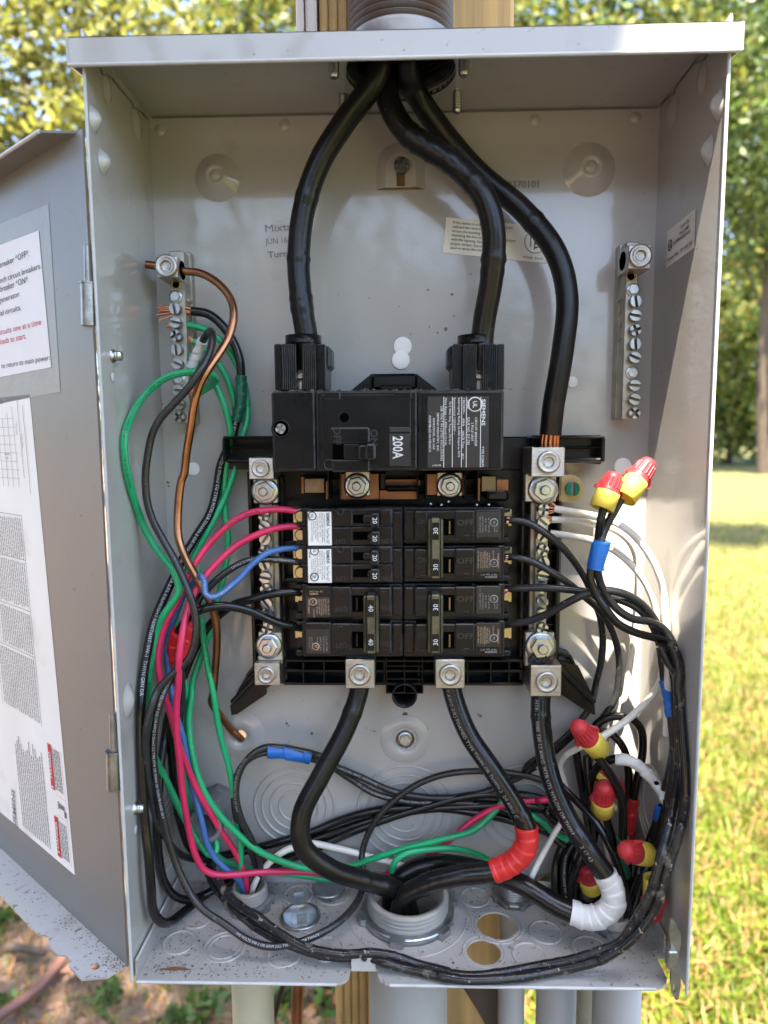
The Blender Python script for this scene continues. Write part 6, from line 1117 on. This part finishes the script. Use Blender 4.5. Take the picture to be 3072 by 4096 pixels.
# unseen tall tree added behind the viewer to shade the ground before the box
n = 9000; t_ = rng.uniform(6.6, 8.4, n); e_ = rng.uniform(-4.2, 3.6, n); g_ = -.75-10.5*rng.random(n); C = np.stack([e_-SX*t_, -t_, g_+2.41*t_], 1)
r = thing('tree', 'unseen tall tree added far behind the viewer, high broad crown shading the ground', 'tree', (-3.6, -8.6, GZ), 'trees behind the viewer'); mesh_np('crown', leaves(C, .24, .55), 4, LEAFD, r)
b = MB(); t = spline([(-3.6, -8.6, GZ-.05), (-3.7, -8.5, 4), (-3.6, -8.2, 9), (-3.5, -7.8, 13.5)], .4); b.tube(t, np.linspace(.28, .08, len(t)), 10)
for j in range(26): q = C[rng.integers(len(C))]; s_ = t[int(len(t)*rng.uniform(.6, .98))]; l_ = spline([s_, (s_+q)/2+np.array([0, 0, .2]), q], .3); b.tube(l_, np.linspace(.06, .012, len(l_)), 6)
b.build('trunk', BARK, r)
# grass blades
def blades(n, fx, hmin, hmax, wd, lean=.5):
    out = []
    xy = np.array([fx() for _ in range(n)]); z = np.array([gz(x, y) if abs(x) < 9 and -4 < y < 12 else GZ for x, y in xy]); B = np.column_stack([xy, z]); a = rng.uniform(0, 6.283, n); h = rng.uniform(hmin, hmax, n); L = np.abs(rng.normal(0, lean, n))*h
    d = np.stack([np.cos(a), np.sin(a), 0*a], 1); s = np.stack([-np.sin(a), np.cos(a), 0*a], 1); w = (wd*rng.uniform(.6, 1.3, n))[:, None]; up = np.array([0, 0, 1.0])
    m_ = B+d*(L*.35)[:, None]+up*(h*.6)[:, None]; tip = B+d*L[:, None]+up*(h*np.clip(1-.25*(L/h)**2, .4, 1))[:, None]
    return np.stack([B-s*w, B+s*w, m_+s*w*.8, m_-s*w*.8], 1).reshape(-1, 3), np.stack([m_-s*w*.8, m_+s*w*.8, tip+s*w*.1, tip-s*w*.1], 1).reshape(-1, 3)
def lawn_pt():
    while True:
        y = random.uniform(.5, 13); x = random.uniform(.25, .9+y*.75)
        if random.random() < min(1, (3.2/(y+1.5))**1.6): return x, y
q1, q2 = blades(60000, lawn_pt, .025, .10, .0036, 1.0)
o = mesh_np('lawn_grass', np.concatenate([q1, q2]), 4, [GRASS, GRASS, GRASS, STRAW]); o['kind'] = 'stuff'; tag(o, 'sunlit green and straw coloured lawn grass to the right of the box', 'grass')
q1, q2 = blades(16000, lambda: (random.uniform(-2.2, .9), random.uniform(.6, 4.2)), .02, .07, .0025, 1.3)
o = mesh_np('sparse_grass', np.concatenate([q1, q2])[:], 4, [STRAW, STRAW, GRASS]); o['kind'] = 'stuff'; tag(o, 'sparse dry grass and straw over the mulch below the box', 'grass')
C = np.array([(random.uniform(-5, .9), random.uniform(.4, 6.5), 0) for _ in range(38000)]); C[:, 2] = [gz(x, y)+.006 for x, y, _ in C]
V = leaves(C, .026, .22); V[:, :, 2] = C[:, None, 2]+(V[:, :, 2]-C[:, None, 2])*.35
o = mesh_np('mulch', V, 4, [MULCH, MULCH, STRAW]); o['kind'] = 'stuff'; tag(o, 'brown wood mulch and leaf litter on the ground at the lower left', 'mulch')
# weeds under the box and big fallen leaves
def weed(label, k, x, y, n, s, m=WEED):
    c = PZ(*uv(k, x, y), GZ); c[2] = gz(c[0], c[1]); r = thing('weed', label, 'plant', c, 'weeds growing in the mulch'); L = []; b = MB()
    for i in range(n):
        a = random.uniform(0, 6.28); h = random.uniform(.4, 1)*s; q = c+np.array([math.cos(a)*h*.6, math.sin(a)*h*.6, h*.8]); b.tube(spline([c, (c+q)/2+np.array([0, 0, h*.15]), q], .01), .0015, 5)
        for j in range(5): L.append(c+(q-c)*random.uniform(.4, 1.05)+np.array([random.gauss(0, .2*s), random.gauss(0, .2*s), random.gauss(0, .08*s)]))
    mesh_np('leaves', leaves(np.array(L), s*.24, .5, .8), 4, m, r); b.build('stems', m, r)
for lb, k, x, y, n, s in (('weed with rounded leaves left of the tan conduit', 'N', 1390, 1560, 10, .09), ('small weed at the left edge below the door', 'N', 20, 950, 12, .10), ('small weed under the door near the fallen brown leaf', 'N', 640, 1250, 6, .07), ('grassy weed right below the left corner of the box', 'N', 700, 1500, 8, .08), ('tuft of weeds under the box between the tan conduit and the post', 'O', 250, 1560, 14, .11), ('small weed between the tan conduit and the copper rod', 'O', 180, 1450, 9, .09), ('tuft of weeds under the box just left of the post', 'O', 680, 1500, 12, .11), ('weed seen between the slim conduit and the belled conduit', 'P', 870, 1450, 9, .09), ('weed seen between the belled conduit and the rightmost conduit', 'P', 1360, 1500, 9, .10), ('low weed in the mulch beside the reddish pipe', 'N', 60, 1500, 8, .06), ('weed at the bottom edge left of the tan conduit', 'N', 1200, 1640, 8, .08)): weed(lb, k, x, y, n, s)
for lb, k, x, y, s, a in (('curled reddish brown fallen leaf on the mulch below the door', 'N', 530, 1315, .05, .3), ('pale brown fallen leaf under the box left of the post', 'O', 640, 1480, .05, 2.4), ('red fallen leaf on the lawn at the right', 'Q', 1035, 960, .05, .8), ('brown fallen leaf on the lawn near the hasp', 'Q', 1050, 1150, .05, 1.9)):
    c = PZ(*uv(k, x, y), GZ+.02); b = MB(); V = []; F = []
    for i in range(7):
        t_ = i/6; w = s*.42*math.sin(math.pi*min(1, t_*.95+.05))**.8
        for j in (-1, 0, 1): px, py = (t_-.5)*2*s, j*w; V.append(c+np.array([px*math.cos(a)-py*math.sin(a), px*math.sin(a)+py*math.cos(a), .012*abs(j)+.01*math.sin(t_*4)]))
    for i in range(6):
        for j in range(2): F.append((i*3+j, i*3+j+1, i*3+j+4, i*3+j+3))
    tag(b.add(V, F, 0, True).build('fallen_leaf', mat('fallen_leaf', (.30,.11,.06), .6, 0, .3, 60)), lb, 'leaf', 'fallen leaves')
b = MB(); c = PZ(*uv('N', 240, 995), GZ+.01); b.lathe([(.0, -.01), (.02, -.004), (.024, .006), (.012, .014), (0, .016)], c, (.2,.1,1), 9); tag(b.build('white_stone', STONE), 'small white stone on the mulch below the door', 'stone')
print('objects', len(bpy.data.objects))
